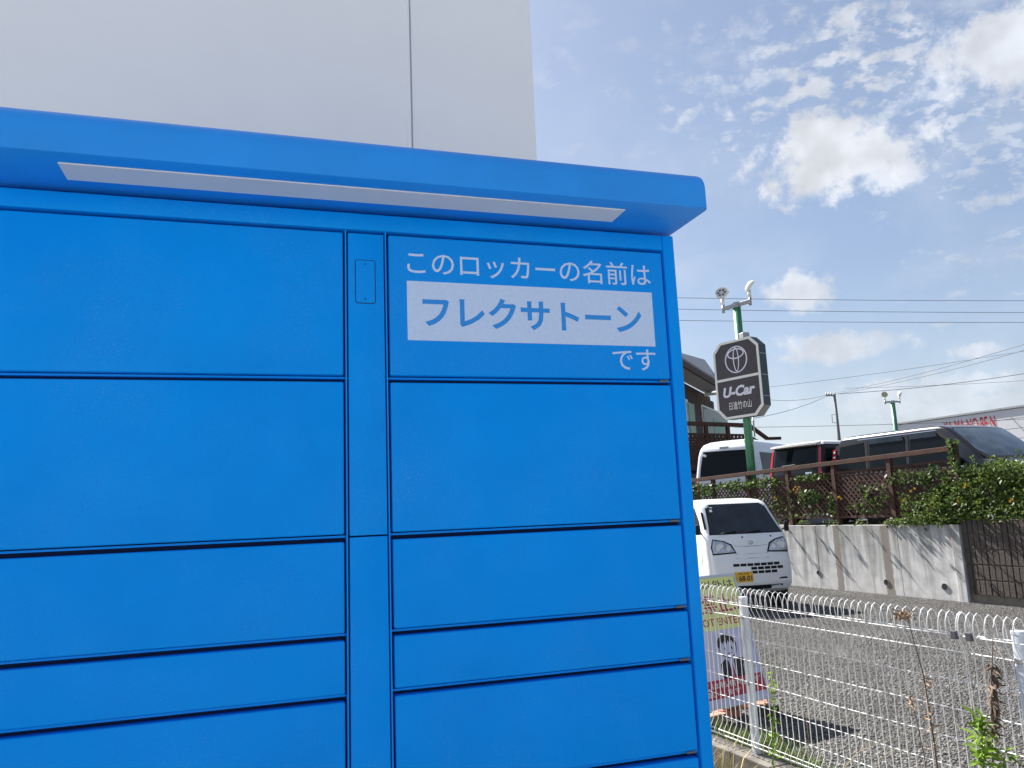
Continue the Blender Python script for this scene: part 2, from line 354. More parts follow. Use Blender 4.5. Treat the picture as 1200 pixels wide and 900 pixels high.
def text_mesh(name, body, x0, x1, base, fn, mt, parent, height=None, bold=0.0, shear=0.0, world=True, thick=0.0004):
    """lettering fitted between u = x0 and x1, standing on v = base; fn(u, v, d) maps to the surface"""
    c = bpy.data.curves.new(name, 'FONT'); c.body = body; c.size = 1.0; c.offset = bold; c.shear = shear; c.extrude = 0.0; c.resolution_u = 3
    o = bpy.data.objects.new(name, c); COL.objects.link(o)
    dg = bpy.context.evaluated_depsgraph_get(); dg.update()
    me0 = bpy.data.meshes.new_from_object(o.evaluated_get(dg)); bpy.data.objects.remove(o); bpy.data.curves.remove(c)
    xs = [v.co.x for v in me0.vertices]; a, b = min(xs), max(xs); sx = (x1 - x0) / (b - a)
    ys = [v.co.y for v in me0.vertices]; sy = sx if height is None else height / (max(ys) - min(ys))
    y0 = min(ys) if height is not None else 0.0
    bm = bmesh.new(); bm.from_mesh(me0); bmesh.ops.remove_doubles(bm, verts=bm.verts, dist=1e-5); bpy.data.meshes.remove(me0)
    m = xf(parent).inverted() if world else Matrix.Identity(4)
    for v in bm.verts: v.co = m @ Vector(fn(x0 + (v.co.x - a) * sx, base + (v.co.y - y0) * sy, 0.0))
    me = bpy.data.meshes.new(name); bm.to_mesh(me); bm.free(); me.materials.append(mt)
    return link(name, me, parent)

# ================================================================== ground and terrain
VA = np.array([-.10, .995]); VN = np.array([.995, .10])            # yard axes: along the fences, across the yard
def yd(n, v, z=0.0):                                               # yard coordinates -> world
    p = VN * n + VA * v; return (p[0], p[1], z)
g = MB(); g.add([(-400, -400, -.16), (400, -400, -.16), (400, 400, -.16), (-400, 400, -.16)], [(0, 1, 2, 3)])
struct(g.build('ground', MT['soil']))
FN0 = 3.53                                                          # fence line, yard coordinate
g = MB(); g.add([yd(FN0 + .09, -8, 0), yd(11.75, -8, 0), yd(11.75, 45, 0), yd(FN0 + .09, 45, 0),
                 yd(FN0 + .09, -8, -.155), yd(11.75, -8, -.155), yd(11.75, 45, -.155), yd(FN0 + .09, 45, -.155)],
                [(0, 1, 2, 3), (0, 4, 5, 1), (3, 2, 6, 7), (0, 3, 7, 4)])
struct(g.build('gravel_yard', MT['ground']))
g = MB(); g.box(-30, 2.6, -34, 3.0, -.15, .06); struct(g.build('bounce_forecourt', MT['bounce_paving'], bevel=.01))  # unseen forecourt, spread wide to bounce sunlight onto the locker front
WN = 11.775                                                          # retaining wall face, yard coordinate
g = MB(); a = [yd(WN + .2, -60), yd(WN + 130, -60), yd(WN + 130, 160), yd(WN + .2, 160)]
g.add([(x, y, 1.19) for x, y, z in a] + [(x, y, -.15) for x, y, z in a], [(0, 1, 2, 3), (0, 4, 5, 1), (1, 5, 6, 2), (2, 6, 7, 3), (3, 7, 4, 0)])
struct(g.build('upper_lot', MT['lot']))

# crushed stones lying over the yard (nobody could count them)
def stones(n, regions, smin, smax):
    base = np.array([(-1, -1, -.6), (1, -1, -.6), (1, 1, -.6), (-1, 1, -.6), (-.8, -.8, .6), (.8, -.8, .6), (.8, .8, .6), (-.8, .8, .6)])
    fc = np.array([(0, 3, 2, 1), (4, 5, 6, 7), (0, 1, 5, 4), (1, 2, 6, 5), (2, 3, 7, 6), (3, 0, 4, 7)])
    nn = np.array([r[0] for r in regions]); vv = np.concatenate([rng.uniform(r[3], r[4], r[0]) for r in regions])
    un = np.concatenate([rng.uniform(r[1], r[2], r[0]) for r in regions]); n = nn.sum()
    c = (np.stack([un * VN[0] + vv * VA[0], un * VN[1] + vv * VA[1], np.full(n, -CAM[2])], 1)) @ ROT
    keep = np.abs(c[:, 0] / -c[:, 2] - .5) < .36; un = un[keep]; vv = vv[keep]; n = len(un)
    s = rng.uniform(smin, smax, n) * rng.uniform(.6, 1.25, n)
    V = np.repeat(base[None], n, 0) * (1 + rng.uniform(-.35, .35, (n, 8, 3))) * s[:, None, None] * .5
    q = rng.normal(size=(n, 4)); q /= np.linalg.norm(q, axis=1)[:, None]
    w, x, y, z = q.T
    Rm = np.stack([1 - 2 * (y * y + z * z), 2 * (x * y - z * w), 2 * (x * z + y * w), 2 * (x * y + z * w), 1 - 2 * (x * x + z * z), 2 * (y * z - x * w),
                   2 * (x * z - y * w), 2 * (y * z + x * w), 1 - 2 * (x * x + y * y)], 1).reshape(n, 3, 3)
    V = np.einsum('nij,nkj->nki', Rm, V)
    P = un[:, None] * VN[None] + vv[:, None] * VA[None]
    V[:, :, 0] += P[:, 0, None]; V[:, :, 1] += P[:, 1, None]; V[:, :, 2] = V[:, :, 2] * .75 + (s * .05)[:, None]
    F = (fc[None] + (np.arange(n) * 8)[:, None, None]).reshape(-1, 4)
    me = bpy.data.meshes.new('loose_gravel'); me.vertices.add(n * 8); me.vertices.foreach_set('co', V.reshape(-1))
    me.loops.add(len(F) * 4); me.loops.foreach_set('vertex_index', F.reshape(-1)); me.polygons.add(len(F))
    me.polygons.foreach_set('loop_start', np.arange(len(F)) * 4); me.update(); me.validate()
    me.materials.append(MT['stone']); return me
o = link('loose_gravel', stones(0, [(115000, 3.72, 8.6, 1.6, 8.0), (90000, 4.0, 11.75, 7.0, 14.5)], .005, .019))
o['kind'] = 'stuff'; o['label'] = 'grey crushed stone covering the yard behind the wire fence'; o['category'] = 'gravel'

# ================================================================== white building behind the locker
t = thing('white_building', 'plain white panel-clad building rising behind the blue locker', 'building', (-3, 3.0, -.15))
x1 = 1.098
b = MB(); b.box(-8, x1 - .03, 3.05, 6.0, -.15, 4.27); b.build('core_wall', MT['bldg'], t, True)
for (xa, xb) in ((-2.3, .546), (.552, x1)):
    b = MB(); b.box(xa, xb, 3.0, 3.048, -.1, 4.32); b.build('wall_panel', MT['bldg'], t, True, bevel=.003)
b = MB(); b.box(.5462, .5518, 3.006, 3.047, -.1, 4.31); b.build('seam_strip', MT['bldg_seam'], t, True)
b = MB(); b.box(.528, .5445, 2.992, 2.9995, -.1, 4.31); b.build('joint_batten', MT['bldg'], t, True, bevel=.002)
for (xa, xb) in ((-8, -5.306), (-5.3, -2.306)):
    b = MB(); b.box(xa, xb, 3.0, 3.048, -.1, 4.32); b.build('wall_panel', MT['bldg'], t, True, bevel=.003)
b = MB(); b.box(-8.03, x1 + .02, 3.02, 6.03, 4.322, 4.38); b.build('coping', MT['galv'], t, True, bevel=.005)
b = MB(); b.box(x1 - .028, x1, 3.05, 6.0, -.1, 4.32); b.build('side_panel', MT['bldg'], t, True, bevel=.003)

# ================================================================== blue parcel locker
FY = 1.65
XR, XL = .957, -.571
rows = [2.345, 2.018, 1.685, 1.490, 1.373, 1.174, .975, .858, .530, .200]
LK = thing('parcel_locker', 'tall blue steel parcel locker with canopy and a printed name door', 'parcel locker', (.193, FY, 0.06))
b = MB(); b.box(XL + .004, XR - .004, FY + .045, 2.25, .12, 2.386); b.build('carcass', MT['blue'], LK, True, bevel=.006)
for xa, xb in ((.9255, XR), (XL, -.5395)):
    b = MB(); b.box(xa, xb, FY, FY + .05, .12, 2.390); b.build('side_stile', MT['blue'], LK, True, 'auto', .005, 3)
b = MB(); b.box(-.5393, .9253, FY + .002, FY + .05, 2.3505, 2.389); b.build('top_rail', MT['blue'], LK, True, 'auto', .003)
b = MB(); b.box(XL, XR, FY + .02, 2.24, .06, .118); b.build('plinth', MT['trim'], LK, True, bevel=.003)
b = MB(); b.box(-.5390, .9250, FY + .0300, FY + .0445, .13, 2.3495); b.build('gap_shade_sheet', MT['gap_shade'], LK, True)  # added dark sheet standing in for shade deep in the door gaps
for xa in (.1485, .2355):
    b = MB(); b.box(xa, xa + .003, FY + .003, FY + .046, .125, 2.349); b.build('divider_fin', MT['blue'], LK, True)
for z in rows[1:-1]:
    for xa, xb in ((.2395, .9245), (-.5385, .1475)):
        b = MB(); b.box(xa, xb, FY + .013, FY + .0295, z - .0002, z + .0040); b.build('shelf_edge', MT['blue'], LK, True)
for i in range(len(rows) - 1):
    zt = rows[i] - (.0025 if i == 0 else .0085); zb = rows[i + 1] + .0065
    for k, (xa, xb) in enumerate(((.2435, .9190), (-.533, .1440))):
        film = (i == 0 and k == 0)
        jy, jz = random.uniform(0, .0012), random.uniform(-.0006, .0006)
        if film: jy = jz = 0
        b = MB(); b.box(xa, xb, FY + jy, FY + .029, zb + jz, zt + jz)
        d = b.build('door', MT['blue'], LK, True, 'auto', .0035, 3)
        if film: DN = d; d['label'] = 'name door with white Japanese lettering'
        if k == 0 and i > 0:
            q = MB(); q.box(.893, .917, FY + .0065, FY + .0078, rows[i] - .0002, rows[i] + .0046)
            q.build('latch_plate', MT['pole_grey'], LK, True)
for za, zb in ((1.6875, 2.342), (.205, 1.6845)):
    b = MB(); b.box(.1550, .2325, FY + .001, FY + .029, za, zb); cp = b.build('column_panel', MT['blue'], LK, True, 'auto', .002)
    if za > 1: CP = cp
fr = lambda u, v, d: (u, FY + .001 - d, v)
b = MB(); b.prism(rrect(.1695, .2140, 2.1825, 2.2815, .006), fr, -.002, .00035); b.build('plate_seam', MT['gap_shade'], CP, True)
b = MB(); b.prism(rrect(.1713, .2122, 2.1843, 2.2797, .0045), fr, -.002, .0008); b.build('access_plate', MT['blue'], CP, True)
for z in (2.1925, 2.2715):
    b = MB(); b.prism([(.1917 + .0042 * cos(a), z + .0042 * sin(a)) for a in np.linspace(0, 2 * pi, 14)[:-1]], fr, 0, .0016); sc_ = b.build('plate_screw', MT['blue'], CP, True, bevel=.0005)
    b = MB(); b.prism([(.1917 + .0018 * cos(a), z + .0018 * sin(a)) for a in np.linspace(0, 2 * pi, 7)[:-1]], fr, .001, .0019); b.build('screw_socket', MT['gap_shade'], CP, True)
# printed film on the name door
fd = lambda u, v, d: (u, FY - d, v)
b = MB(); b.prism(rrect(.2475, .9150, 2.0295, 2.3385, .002), fd, -.0005, .00035); b.build('print_film', MT['blue_film'], DN, True)
b = MB(); b.prism([(.2825, 2.1035), (.8845, 2.1035), (.8845, 2.2385), (.2825, 2.2385)], fd, 0, .0007); b.build('name_band', MT['print_white'], DN, True)
text_mesh('lettering', 'このロッカーの名前は', .284, .884, 2.2590, lambda u, v, d: fd(u, v, .0008), MT['print_white'], DN, bold=.004)
text_mesh('name_lettering', 'フレクサトーン', .3165, .852, 2.1405, lambda u, v, d: fd(u, v, .0011), MT['print_blue'], DN, bold=.026)
text_mesh('lettering', 'です', .770, .8825, 2.0475, lambda u, v, d: fd(u, v, .0008), MT['print_white'], DN, bold=.004)
# canopy
prof = [(FY + .012, 2.3985), (1.494, 2.3965), (1.4905, 2.3990)]
for i in range(9):
    a = pi + (pi / 2) * i / 8; prof.append((1.5285 + .038 * cos(a), 2.4515 - .038 * sin(a)))
prof += [(2.27, 2.4960), (2.27, 2.3985)]
b = MB()
secs = [(XL - .004, .9), (XL - .002, .97), (XL + .004, 1), (XR - .006, 1), (XR, .975), (XR + .003, .92)]
n = len(prof); cy, cz = 1.9, 2.44
vs = []
for x, s in secs:
    for (y, z) in prof: vs.append((x, y + (1 - s) * .05 if y < 1.6 else y, cz + (z - cz) * s if z > cz else z))
fs = [tuple(range(n)), tuple(range((len(secs) - 1) * n, len(secs) * n))]
for k in range(len(secs) - 1): fs += [(k * n + i, k * n + (i + 1) % n, (k + 1) * n + (i + 1) % n, (k + 1) * n + i) for i in range(n)]
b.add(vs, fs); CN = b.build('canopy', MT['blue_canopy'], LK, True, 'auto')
b = MB(); b.box(-.385, .770, 1.5315, 1.606, 2.3945, 2.4005); b.build('light_panel', MT['lightpanel'], CN, True, bevel=.001)
for x, y in ((.868, 1.563),):
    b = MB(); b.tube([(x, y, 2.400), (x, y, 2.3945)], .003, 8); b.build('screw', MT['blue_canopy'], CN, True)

# ================================================================== wire fence on its kerb
FV0, FV1 = .6, 8.2
FZ = .10
FT = thing('mesh_fence', 'white wire mesh fence with folded looped top between locker and gravel yard', 'fence', yd(FN0, 0), math.atan2(.10, .995))
def fl(n, v, z): return (n, v, z)                                  # fence-local: n across, v along, z up
prof = [(.012, .025), (-.035, .045), (-.038, .075), (0, .135)]
prof += [(0, .86), (-.034, .925), (-.040, .955), (-.036, 1.005), (-.018, 1.042), (.004, 1.055), (.026, 1.042), (.044, 1.005), (.051, .955), (.052, .925)]
vw = MB().tube([(p[0], 0, p[1]) for p in prof], .0026, 5).mesh('vertical_wire', MT['white_wire'], True)
ys = np.arange(FV0, FV1, .05)
joint = 2.76
for y in ys:
    link('vertical_wire', vw, FT, (0, y, FZ + random.uniform(-.002, .002)), (random.uniform(-.006, .006), random.uniform(-.006, .006), random.uniform(-.03, .03)))
link('vertical_wire', vw, FT, (0, joint + .022, FZ))
for (nn, z) in [(-.0385, .945), (.051, .940), (.0035, .862), (.0035, .722), (.0035, .582), (.0035, .442), (.0035, .302), (.0035, .165), (-.036, .075), (.010, .030)]:
    for (va, vb) in ((FV0, joint), (joint + .02, 4.76), (4.78, FV1)):
        pts = [(nn + random.uniform(-.002, .002), v, FZ + z + random.uniform(-.0025, .0025)) for v in np.linspace(va, vb, 7)]
        MB().tube(pts, .0026, 5).build('horizontal_wire', MT['white_wire'], FT, smooth=True)
for v in (joint - .035, joint + .045):
    b = MB(); b.box(-.050, -.028, v - .016, v + .016, FZ + .928, FZ + .968); b.build('clamp', MT['clampgrey'], FT, bevel=.003)
for v in (.65, 2.53, 4.46, 6.34, 8.15):
    b = MB(); b.prism(rrect(-.022, .022, -.024, .024, .006, 3), lambda u, w, d, v=v: (.033 + u, v + w, d), FZ - .02, FZ + .985)
    p = b.build('post', MT['fence_post'], FT, smooth='auto')
    b = MB(); b.prism(rrect(-.0235, .0235, -.0255, .0255, .006, 3), lambda u, w, d, v=v: (.033 + u, v + w, d), FZ + .975, FZ + .992); b.build('post_cap', MT['fence_post'], p, bevel=.003)
    for z in (.43, .86):
        b = MB(); b.box(.002, .014, v - .02, v + .02, FZ + z - .012, FZ + z + .012); b.build('clip', MT['galv'], p, bevel=.002)
KB = thing('kerb_wall', 'low weathered concrete block kerb carrying the white wire fence', 'kerb', yd(FN0, 0), math.atan2(.10, .995))
v = FV0 - .3
while v < FV1 + .2:
    b = MB(); b.box(-.085, .078, v + .004, v + .386, -.157, FZ - .02 + random.uniform(-.002, .002)); b.build('block', MT['kerb'], KB, bevel=.007); v += .39
b = MB(); b.box(-.078, .07, FV0 - .3, FV1 + .2, -.156, FZ - .026); b.build('mortar', MT['kerb'], KB)

# ================================================================== folding warning sign
h2 = np.array([.974, .226]); nb = np.array([.226, -.974])           # along the board, towards the viewer
SR = np.array([4.03, 5.95]); SW, SH = .84, 1.06; LEAN = .30
SG = thing('folding_sign', 'yellow and lilac folding warning sign leaning behind the wire fence', 'sign', (SR[0] - h2[0] * .42, SR[1] - h2[1] * .42, 0))
def sg(u, v, d):                                                     # u 0..SW from the left edge, v 0..SH up the board, d out of the face
    k = v / SH; base = SR - h2 * (SW - u)
    p = base - nb * (LEAN * k) + nb * d * .96
    return (p[0], p[1], .10 + v * .955 + d * .28)
b = MB(); b.prism([(0, 0), (SW, 0), (SW, SH), (0, SH)], sg, -.016, -.002); b.build('board', MT['sign_lilac'], SG, True)
b = MB(); b.prism([(.02, .60), (SW - .02, .60), (SW - .02, SH - .02), (.02, SH - .02)], sg, -.003, .0005); b.build('yellow_field', MT['sign_yellow'], SG, True)
b = MB(); b.prism([(.02, .075), (SW - .02, .075), (SW - .02, .215), (.02, .215)], sg, -.003, .0006); b.build('red_band', MT['sign_red'], SG, True)
fr_ = MB()
for u0, u1, v0, v1 in ((0, SW, -.0, .022), (0, SW, SH - .022, SH), (0, .018, .022, SH - .022), (SW - .018, SW, .022, SH - .022)):
    fr_.prism([(u0, v0), (u1, v0), (u1, v1), (u0, v1)], sg, -.02, .006)
fr_.build('frame', MT['alu'], SG, True)
text_mesh('lettering', '立入禁止!!', .03, SW - .05, .735, lambda u, v, d: sg(u, v, .001), MT['sign_red'], SG, height=.17, bold=.012)
text_mesh('lettering', 'DO NOT ENTER', .06, SW - .06, .635, lambda u, v, d: sg(u, v, .001), MT['sign_red'], SG, height=.062, bold=.01)
text_mesh('lettering', '関係者以外は', .03, SW - .05, .945, lambda u, v, d: sg(u, v, .001), MT['sign_ink'], SG, height=.07, bold=.006)
text_mesh('lettering', 'ここは私有地です', .05, SW - .05, .150, lambda u, v, d: sg(u, v, .0012), MT['signwhite'], SG, height=.05, bold=.01)
text_mesh('lettering', 'お願いします', .05, SW - .30, .088, lambda u, v, d: sg(u, v, .0012), MT['signwhite'], SG, height=.045, bold=.01)
# plain drawn figure: hair, face line, jacket
cx, cv = .52, .475
def poly(pts, name, mt, d=.0010): b = MB(); b.prism(pts, sg, 0, d); return b.build(name, mt, SG, True)
ring = [(cx + .098 * cos(a), cv - .02 + .085 * sin(a)) for a in np.linspace(pi * .98, 2.05 * pi, 16)]
b = MB()
for p, q in zip(ring[:-1], ring[1:]): b.beam(sg(*p, .0012), sg(*q, .0012), .006, .001, up=(nb[0], nb[1], .28))
b.build('face_line', MT['sign_ink'], SG, True)
poly([(cx - .105, cv - .02), (cx - .085, cv - .015)] + [(cx - .08 + .16 * i / 8, cv + (.035 if i % 2 else .005)) for i in range(9)] + [(cx + .105, cv - .015)] + [(cx + .108 * cos(a), cv + .085 * sin(a)) for a in np.linspace(.1, pi - .1, 10)], 'hair', MT['sign_ink'])
for e in (-.03, .045): poly([(cx + e + .009 * cos(a), cv - .03 + .013 * sin(a)) for a in np.linspace(0, 2 * pi, 9)[:-1]], 'eye', MT['sign_ink'])
poly([(cx - .01, cv - .075), (cx + .035, cv - .07), (cx + .035, cv - .063), (cx - .01, cv - .068)], 'mouth', MT['sign_ink'])
poly([(cx - .13, .215), (cx - .125, .33), (cx - .06, .365), (cx - .03, .345), (cx - .02, .215)], 'jacket', MT['sign_ink'])
poly([(cx + .02, .215), (cx + .03, .345), (cx + .06, .365), (cx + .20, .345), (cx + .20, .30), (cx + .12, .305), (cx + .115, .215)], 'jacket', MT['sign_ink'])
poly([(cx - .012, .215), (cx, .34), (cx + .012, .215)], 'necktie', MT['sign_red'])
text_mesh('lettering', '許可なく', .64, .80, .26, lambda u, v, d: sg(u, v, .001), MT['sign_ink'], SG, height=.035)
# rear legs of the stand
for u in (.03, SW - .03):
    p = sg(u, SH - .03, -.02); f = SR - h2 * (SW - u) - nb * (LEAN * 2 + .1)
    b = MB(); b.tube([p, (f[0], f[1], .02)], .011, 8); b.build('rear_leg', MT['alu'], SG, True, True)
for u in (.03, SW - .03):
    p0, p1 = sg(u, .03, -.012), sg(u, -.10, -.012); b = MB(); b.tube([p0, p1], .011, 8); b.build('front_leg', MT['alu'], SG, True, True)
# loose bricks at the foot of the sign
def brick(x, y, z, rz, ry, label, m):
    b = MB(); b.box(-.105, .105, -.05, .05, 0, .06); o = b.build('brick', MT[m], bevel=.005)
    o.location = (x, y, z); o.rotation_euler = (0, ry, rz); tag(o, label, 'brick', 'bricks at the foot of the folding sign')
for (px, py, z, rz, ry, lab, m) in [
    (838, 842, .005, .5, 0, 'pale broken brick nearest the locker beside the folding sign', 'brick2'),
    (852, 835, .005, -.3, 0, 'lower red brick in the pile under the folding sign', 'brick'),
    (858, 824, .07, .35, .05, 'pale red brick lying on top of the pile', 'brick2'),
    (868, 822, .005, 1.2, 0, 'red brick hidden half behind the near fence post', 'brick'),
    (893, 826, .005, .9, .0, 'red brick standing apart to the right of the near fence post', 'brick'),
    (899, 833, .005, -.5, .0, 'dark grey brick lying rightmost beside the gravel', 'block')]:
    d = ray(px, py); p = CAM + d * ((z + .03 - CAM[2]) / d[2]); brick(p[0], p[1], z, rz, ry, lab, m)

# ================================================================== retaining wall, dark block wall
RZ = math.atan2(.10, .995)
def add_stains(m, bands):
    t = m.node_tree; n = t.nodes; l = t.links; b = n['Principled BSDF']
    src = b.inputs['Base Color'].links[0].from_socket
    tcn = n.new('ShaderNodeTexCoord'); sp = n.new('ShaderNodeSeparateXYZ'); l.new(tcn.outputs['Object'], sp.inputs[0])
    no = n.new('ShaderNodeTexNoise'); no.inputs['Scale'].default_value = 9; no.inputs['Detail'].default_value = 5; l.new(tcn.outputs['Object'], no.inputs[0])
    for y, w, amt in bands:
        a = n.new('ShaderNodeMath'); a.operation = 'SUBTRACT'; l.new(sp.outputs[1], a.inputs[0]); a.inputs[1].default_value = y
        c = n.new('ShaderNodeMath'); c.operation = 'ABSOLUTE'; l.new(a.outputs[0], c.inputs[0])
        d = n.new('ShaderNodeMath'); d.operation = 'MULTIPLY_ADD'; l.new(no.outputs['Fac'], d.inputs[0]); d.inputs[1].default_value = -.06; l.new(c.outputs[0], d.inputs[2])
        r = n.new('ShaderNodeMapRange'); r.inputs[1].default_value = w - .035; r.inputs[2].default_value = w - .02; r.inputs[3].default_value = amt; r.inputs[4].default_value = 0
        l.new(d.outputs[0], r.inputs[0])
        mx = n.new('ShaderNodeMix'); mx.data_type = 'RGBA'; l.new(r.outputs[0], mx.inputs[0]); l.new(src, mx.inputs[6]); mx.inputs[7].default_value = (.205, .18, .145, 1)
        src = mx.outputs[2]
    l.new(src, b.inputs['Base Color'])
add_stains(MT['concrete'], [(11.78, .075, .8), (10.62, .085, .85), (13.6, .05, .6)])
RW = thing('retaining_wall', 'stained grey concrete retaining wall with round weep holes behind the gravel yard', 'wall', yd(WN, 0), RZ)
def wall_section(v0, v1, holes, top):
    bm = bmesh.new()
    def loop(pts):
        vs = [bm.verts.new(p) for p in pts]; es = [bm.edges.new((vs[i], vs[(i + 1) % len(vs)])) for i in range(len(vs))]; return vs, es
    ov, oe = loop([(0, v0, -.02), (0, v1, -.02), (0, v1, top), (0, v0, top)])
    ed = list(oe); hv = []
    for hy, hz_, r in holes:
        a, e = loop([(0, hy + r * cos(g), hz_ + r * sin(g)) for g in np.linspace(0, 2 * pi, 21)[:-1]]); ed += e; hv.append(a)
    bmesh.ops.triangle_fill(bm, edges=ed, use_beauty=True)
    for a in hv:
        q = [bm.verts.new((.22, v.co.y, v.co.z)) for v in a]; k = len(a)
        for i in range(k): bm.faces.new((a[i], a[(i + 1) % k], q[(i + 1) % k], q[i]))
        bm.faces.new(q)
    bk = [bm.verts.new((.18, v.co.y, v.co.z)) for v in ov]
    for i in range(4): bm.faces.new((ov[i], bk[i], bk[(i + 1) % 4], ov[(i + 1) % 4]))
    bmesh.ops.recalc_face_normals(bm, faces=bm.faces)
    me = bpy.data.meshes.new('wall_section'); bm.to_mesh(me); bm.free(); me.materials.append(MT['concrete'])
    s = link('wall_section', me, RW)
    for hy, hz_, r in holes:
        b = MB(); pr = [(r * .98, -.012), (r * .98, .05), (r * .86, .05), (r * .86, -.012)]
        k = 20; vs = [(x, hy + rr * cos(2 * pi * i / k), hz_ + rr * sin(2 * pi * i / k)) for i in range(k) for rr, x in pr]
        b.add(vs, [(i * 4 + j, i * 4 + (j + 1) % 4, ((i + 1) % k) * 4 + (j + 1) % 4, ((i + 1) % k) * 4 + j) for i in range(k) for j in range(4)])
        b.build('drain_pipe', MT['galv'], s, smooth='auto')
wall_section(9.28, 10.345, [(9.52, .215, .062)], 1.235)
wall_section(10.357, 12.30, [(10.70, .215, .060)], 1.23)
wall_section(12.312, 14.30, [(12.22 + .12, .30, .05)], 1.225)
wall_section(14.312, 16.8, [(15.0, .3, .05)], 1.22)
for k in range(13): wall_section(16.812 + k * 2.2, 16.812 + k * 2.2 + 2.188, [(17.6 + k * 2.2, .3, .05)], 1.22)
b = MB(); b.box(-.03, .2, 9.10, 9.268, -.02, 1.24); b.build('end_pier', MT['concrete'], RW, bevel=.008)
b = MB(); b.box(.03, .17, 9.2, 45.3, -.02, 1.20); b.build('joint_backing', MT['stain'], RW)
BW = thing('block_wall', 'dark brown ribbed block wall joining the concrete retaining wall', 'wall', yd(WN, 0), RZ)
blk = MB(); blk.box(.016, .15, .004, .386, .007, .233)
for i in range(4): blk.box(0, .0125, .010 + i * .0955, .010 + i * .0955 + .083, .011, .229)
blk = blk.mesh('block', MT['block'], bevel=.003, seg=1)
for c in range(5):
    v = 9.08 - .39 + (0 if c % 2 else 0)
    while v > 1.5:
        link('block', blk, BW, (random.uniform(0, .003), v, .125 + c * .24)); v -= .39
b = MB(); b.box(.03, .16, 1.4, 9.07, -.02, 1.31); b.build('backing', MT['stain'], BW)

# ================================================================== lattice fence on the wall
LN_ = WN + .25
LF = thing('lattice_fence', 'red-brown wooden lattice fence with handrail standing on the retaining wall', 'fence', yd(LN_, 0), RZ)
pv = [9.20, 10.55, 11.90, 13.20, 14.50, 15.80, 17.10]
def rail_z(v): return 2.50 - (v - 9.2) * .019
for i, v in enumerate(pv):
    b = MB(); b.box(-.045, .045, v - .045, v + .045, 1.15, rail_z(v) + (.10 if i == 0 else -.045)); b.build('post', MT['wood'], LF, bevel=.006)
for a, c in zip(pv[:-1], pv[1:]):
    b = MB(); b.beam((-.012, a + (.05 if a == pv[0] else 0), rail_z(a)), (-.012, c, rail_z(c)), .095, .088); b.build('handrail', MT['wood'], LF, bevel=.006)
    za, zc_ = rail_z(a) - .20, rail_z(c) - .20
    b = MB(); b.beam((0, a + .046, za), (0, c - .046, zc_), .05, .045); b.build('top_rail', MT['wood'], LF, bevel=.004)
    b = MB(); b.beam((0, a + .046, 1.385), (0, c - .046, 1.385), .05, .045); b.build('bottom_rail', MT['wood'], LF, bevel=.004)
    lo, hi = 1.41, min(za, zc_) - .02; v0, v1 = a + .046, c - .046; H = hi - lo
    for sgn, xo in ((1, -.011), (-1, .003)):
        k = -H
        while k < v1 - v0:
            s0, s1 = max(0, -k), min(H, (v1 - v0) - k)
            if s1 - s0 > .06:
                f = (lambda s: (xo, v0 + k + s, lo + s)) if sgn == 1 else (lambda s: (xo, v1 - k - s, lo + s))
                b = MB(); b.beam(f(s0), f(s1), .032, .008, up=(1, 0, 0)); b.build('slat', MT['wood'], LF)
            k += .118

# ================================================================== foliage
def leaves_mesh(name, P, size, mt, up_bias=.5, asp=.5, fold=.25, dirs=None):
    n = len(P)
    nrm = rng.normal(size=(n, 3)); nrm[:, 2] += up_bias * 2; nrm /= np.linalg.norm(nrm, axis=1)[:, None]
    t = rng.normal(size=(n, 3)) if dirs is None else dirs + rng.normal(size=(n, 3)) * .25
    t -= nrm * (t * nrm).sum(1)[:, None]; t /= np.linalg.norm(t, axis=1)[:, None]
    s = np.cross(nrm, t); L_ = (size * rng.uniform(.45, 1.5, n))[:, None]; Wd = L_ * asp
    V = np.stack([P, P + t * L_ * .45 + s * Wd * .5 + nrm * L_ * fold * .3, P + t * L_ - nrm * L_ * fold * .3, P + t * L_ * .45 - s * Wd * .5 + nrm * L_ * fold * .3], 1)
    F = np.array([(0, 1, 2), (0, 2, 3)])[None] + (np.arange(n) * 4)[:, None, None]; F = F.reshape(-1, 3)
    me = bpy.data.meshes.new(name); me.vertices.add(n * 4); me.vertices.foreach_set('co', V.reshape(-1))
    me.loops.add(len(F) * 3); me.loops.foreach_set('vertex_index', F.reshape(-1)); me.polygons.add(len(F)); me.polygons.foreach_set('loop_start', np.arange(len(F)) * 3)
    me.update(); me.validate(); me.materials.append(mt); return me
def along(pts, n):
    pts = np.array(pts); s = np.linspace(0, len(pts) - 1, n); i = np.minimum(s.astype(int), len(pts) - 2); f = (s - i)[:, None]; return pts[i] * (1 - f) + pts[i + 1] * f
def blob_points(blobs, per=1.0):
    out = []
    for (n_, v_, z_, rn, rv, rz, cnt) in blobs:
        k = int(cnt * per); d = rng.normal(size=(k, 3)); d /= np.linalg.norm(d, axis=1)[:, None]
        r = rng.uniform(.35, 1.0, k) ** .5
        nz = np.sin(d[:, 0] * 5 + v_ * 3) * np.sin(d[:, 1] * 6 + z_ * 5) * .22 + 1
        out.append(np.stack([n_ + d[:, 0] * rn * r * nz, v_ + d[:, 1] * rv * r * nz, z_ + d[:, 2] * rz * r * nz], 1))
    return np.concatenate(out)
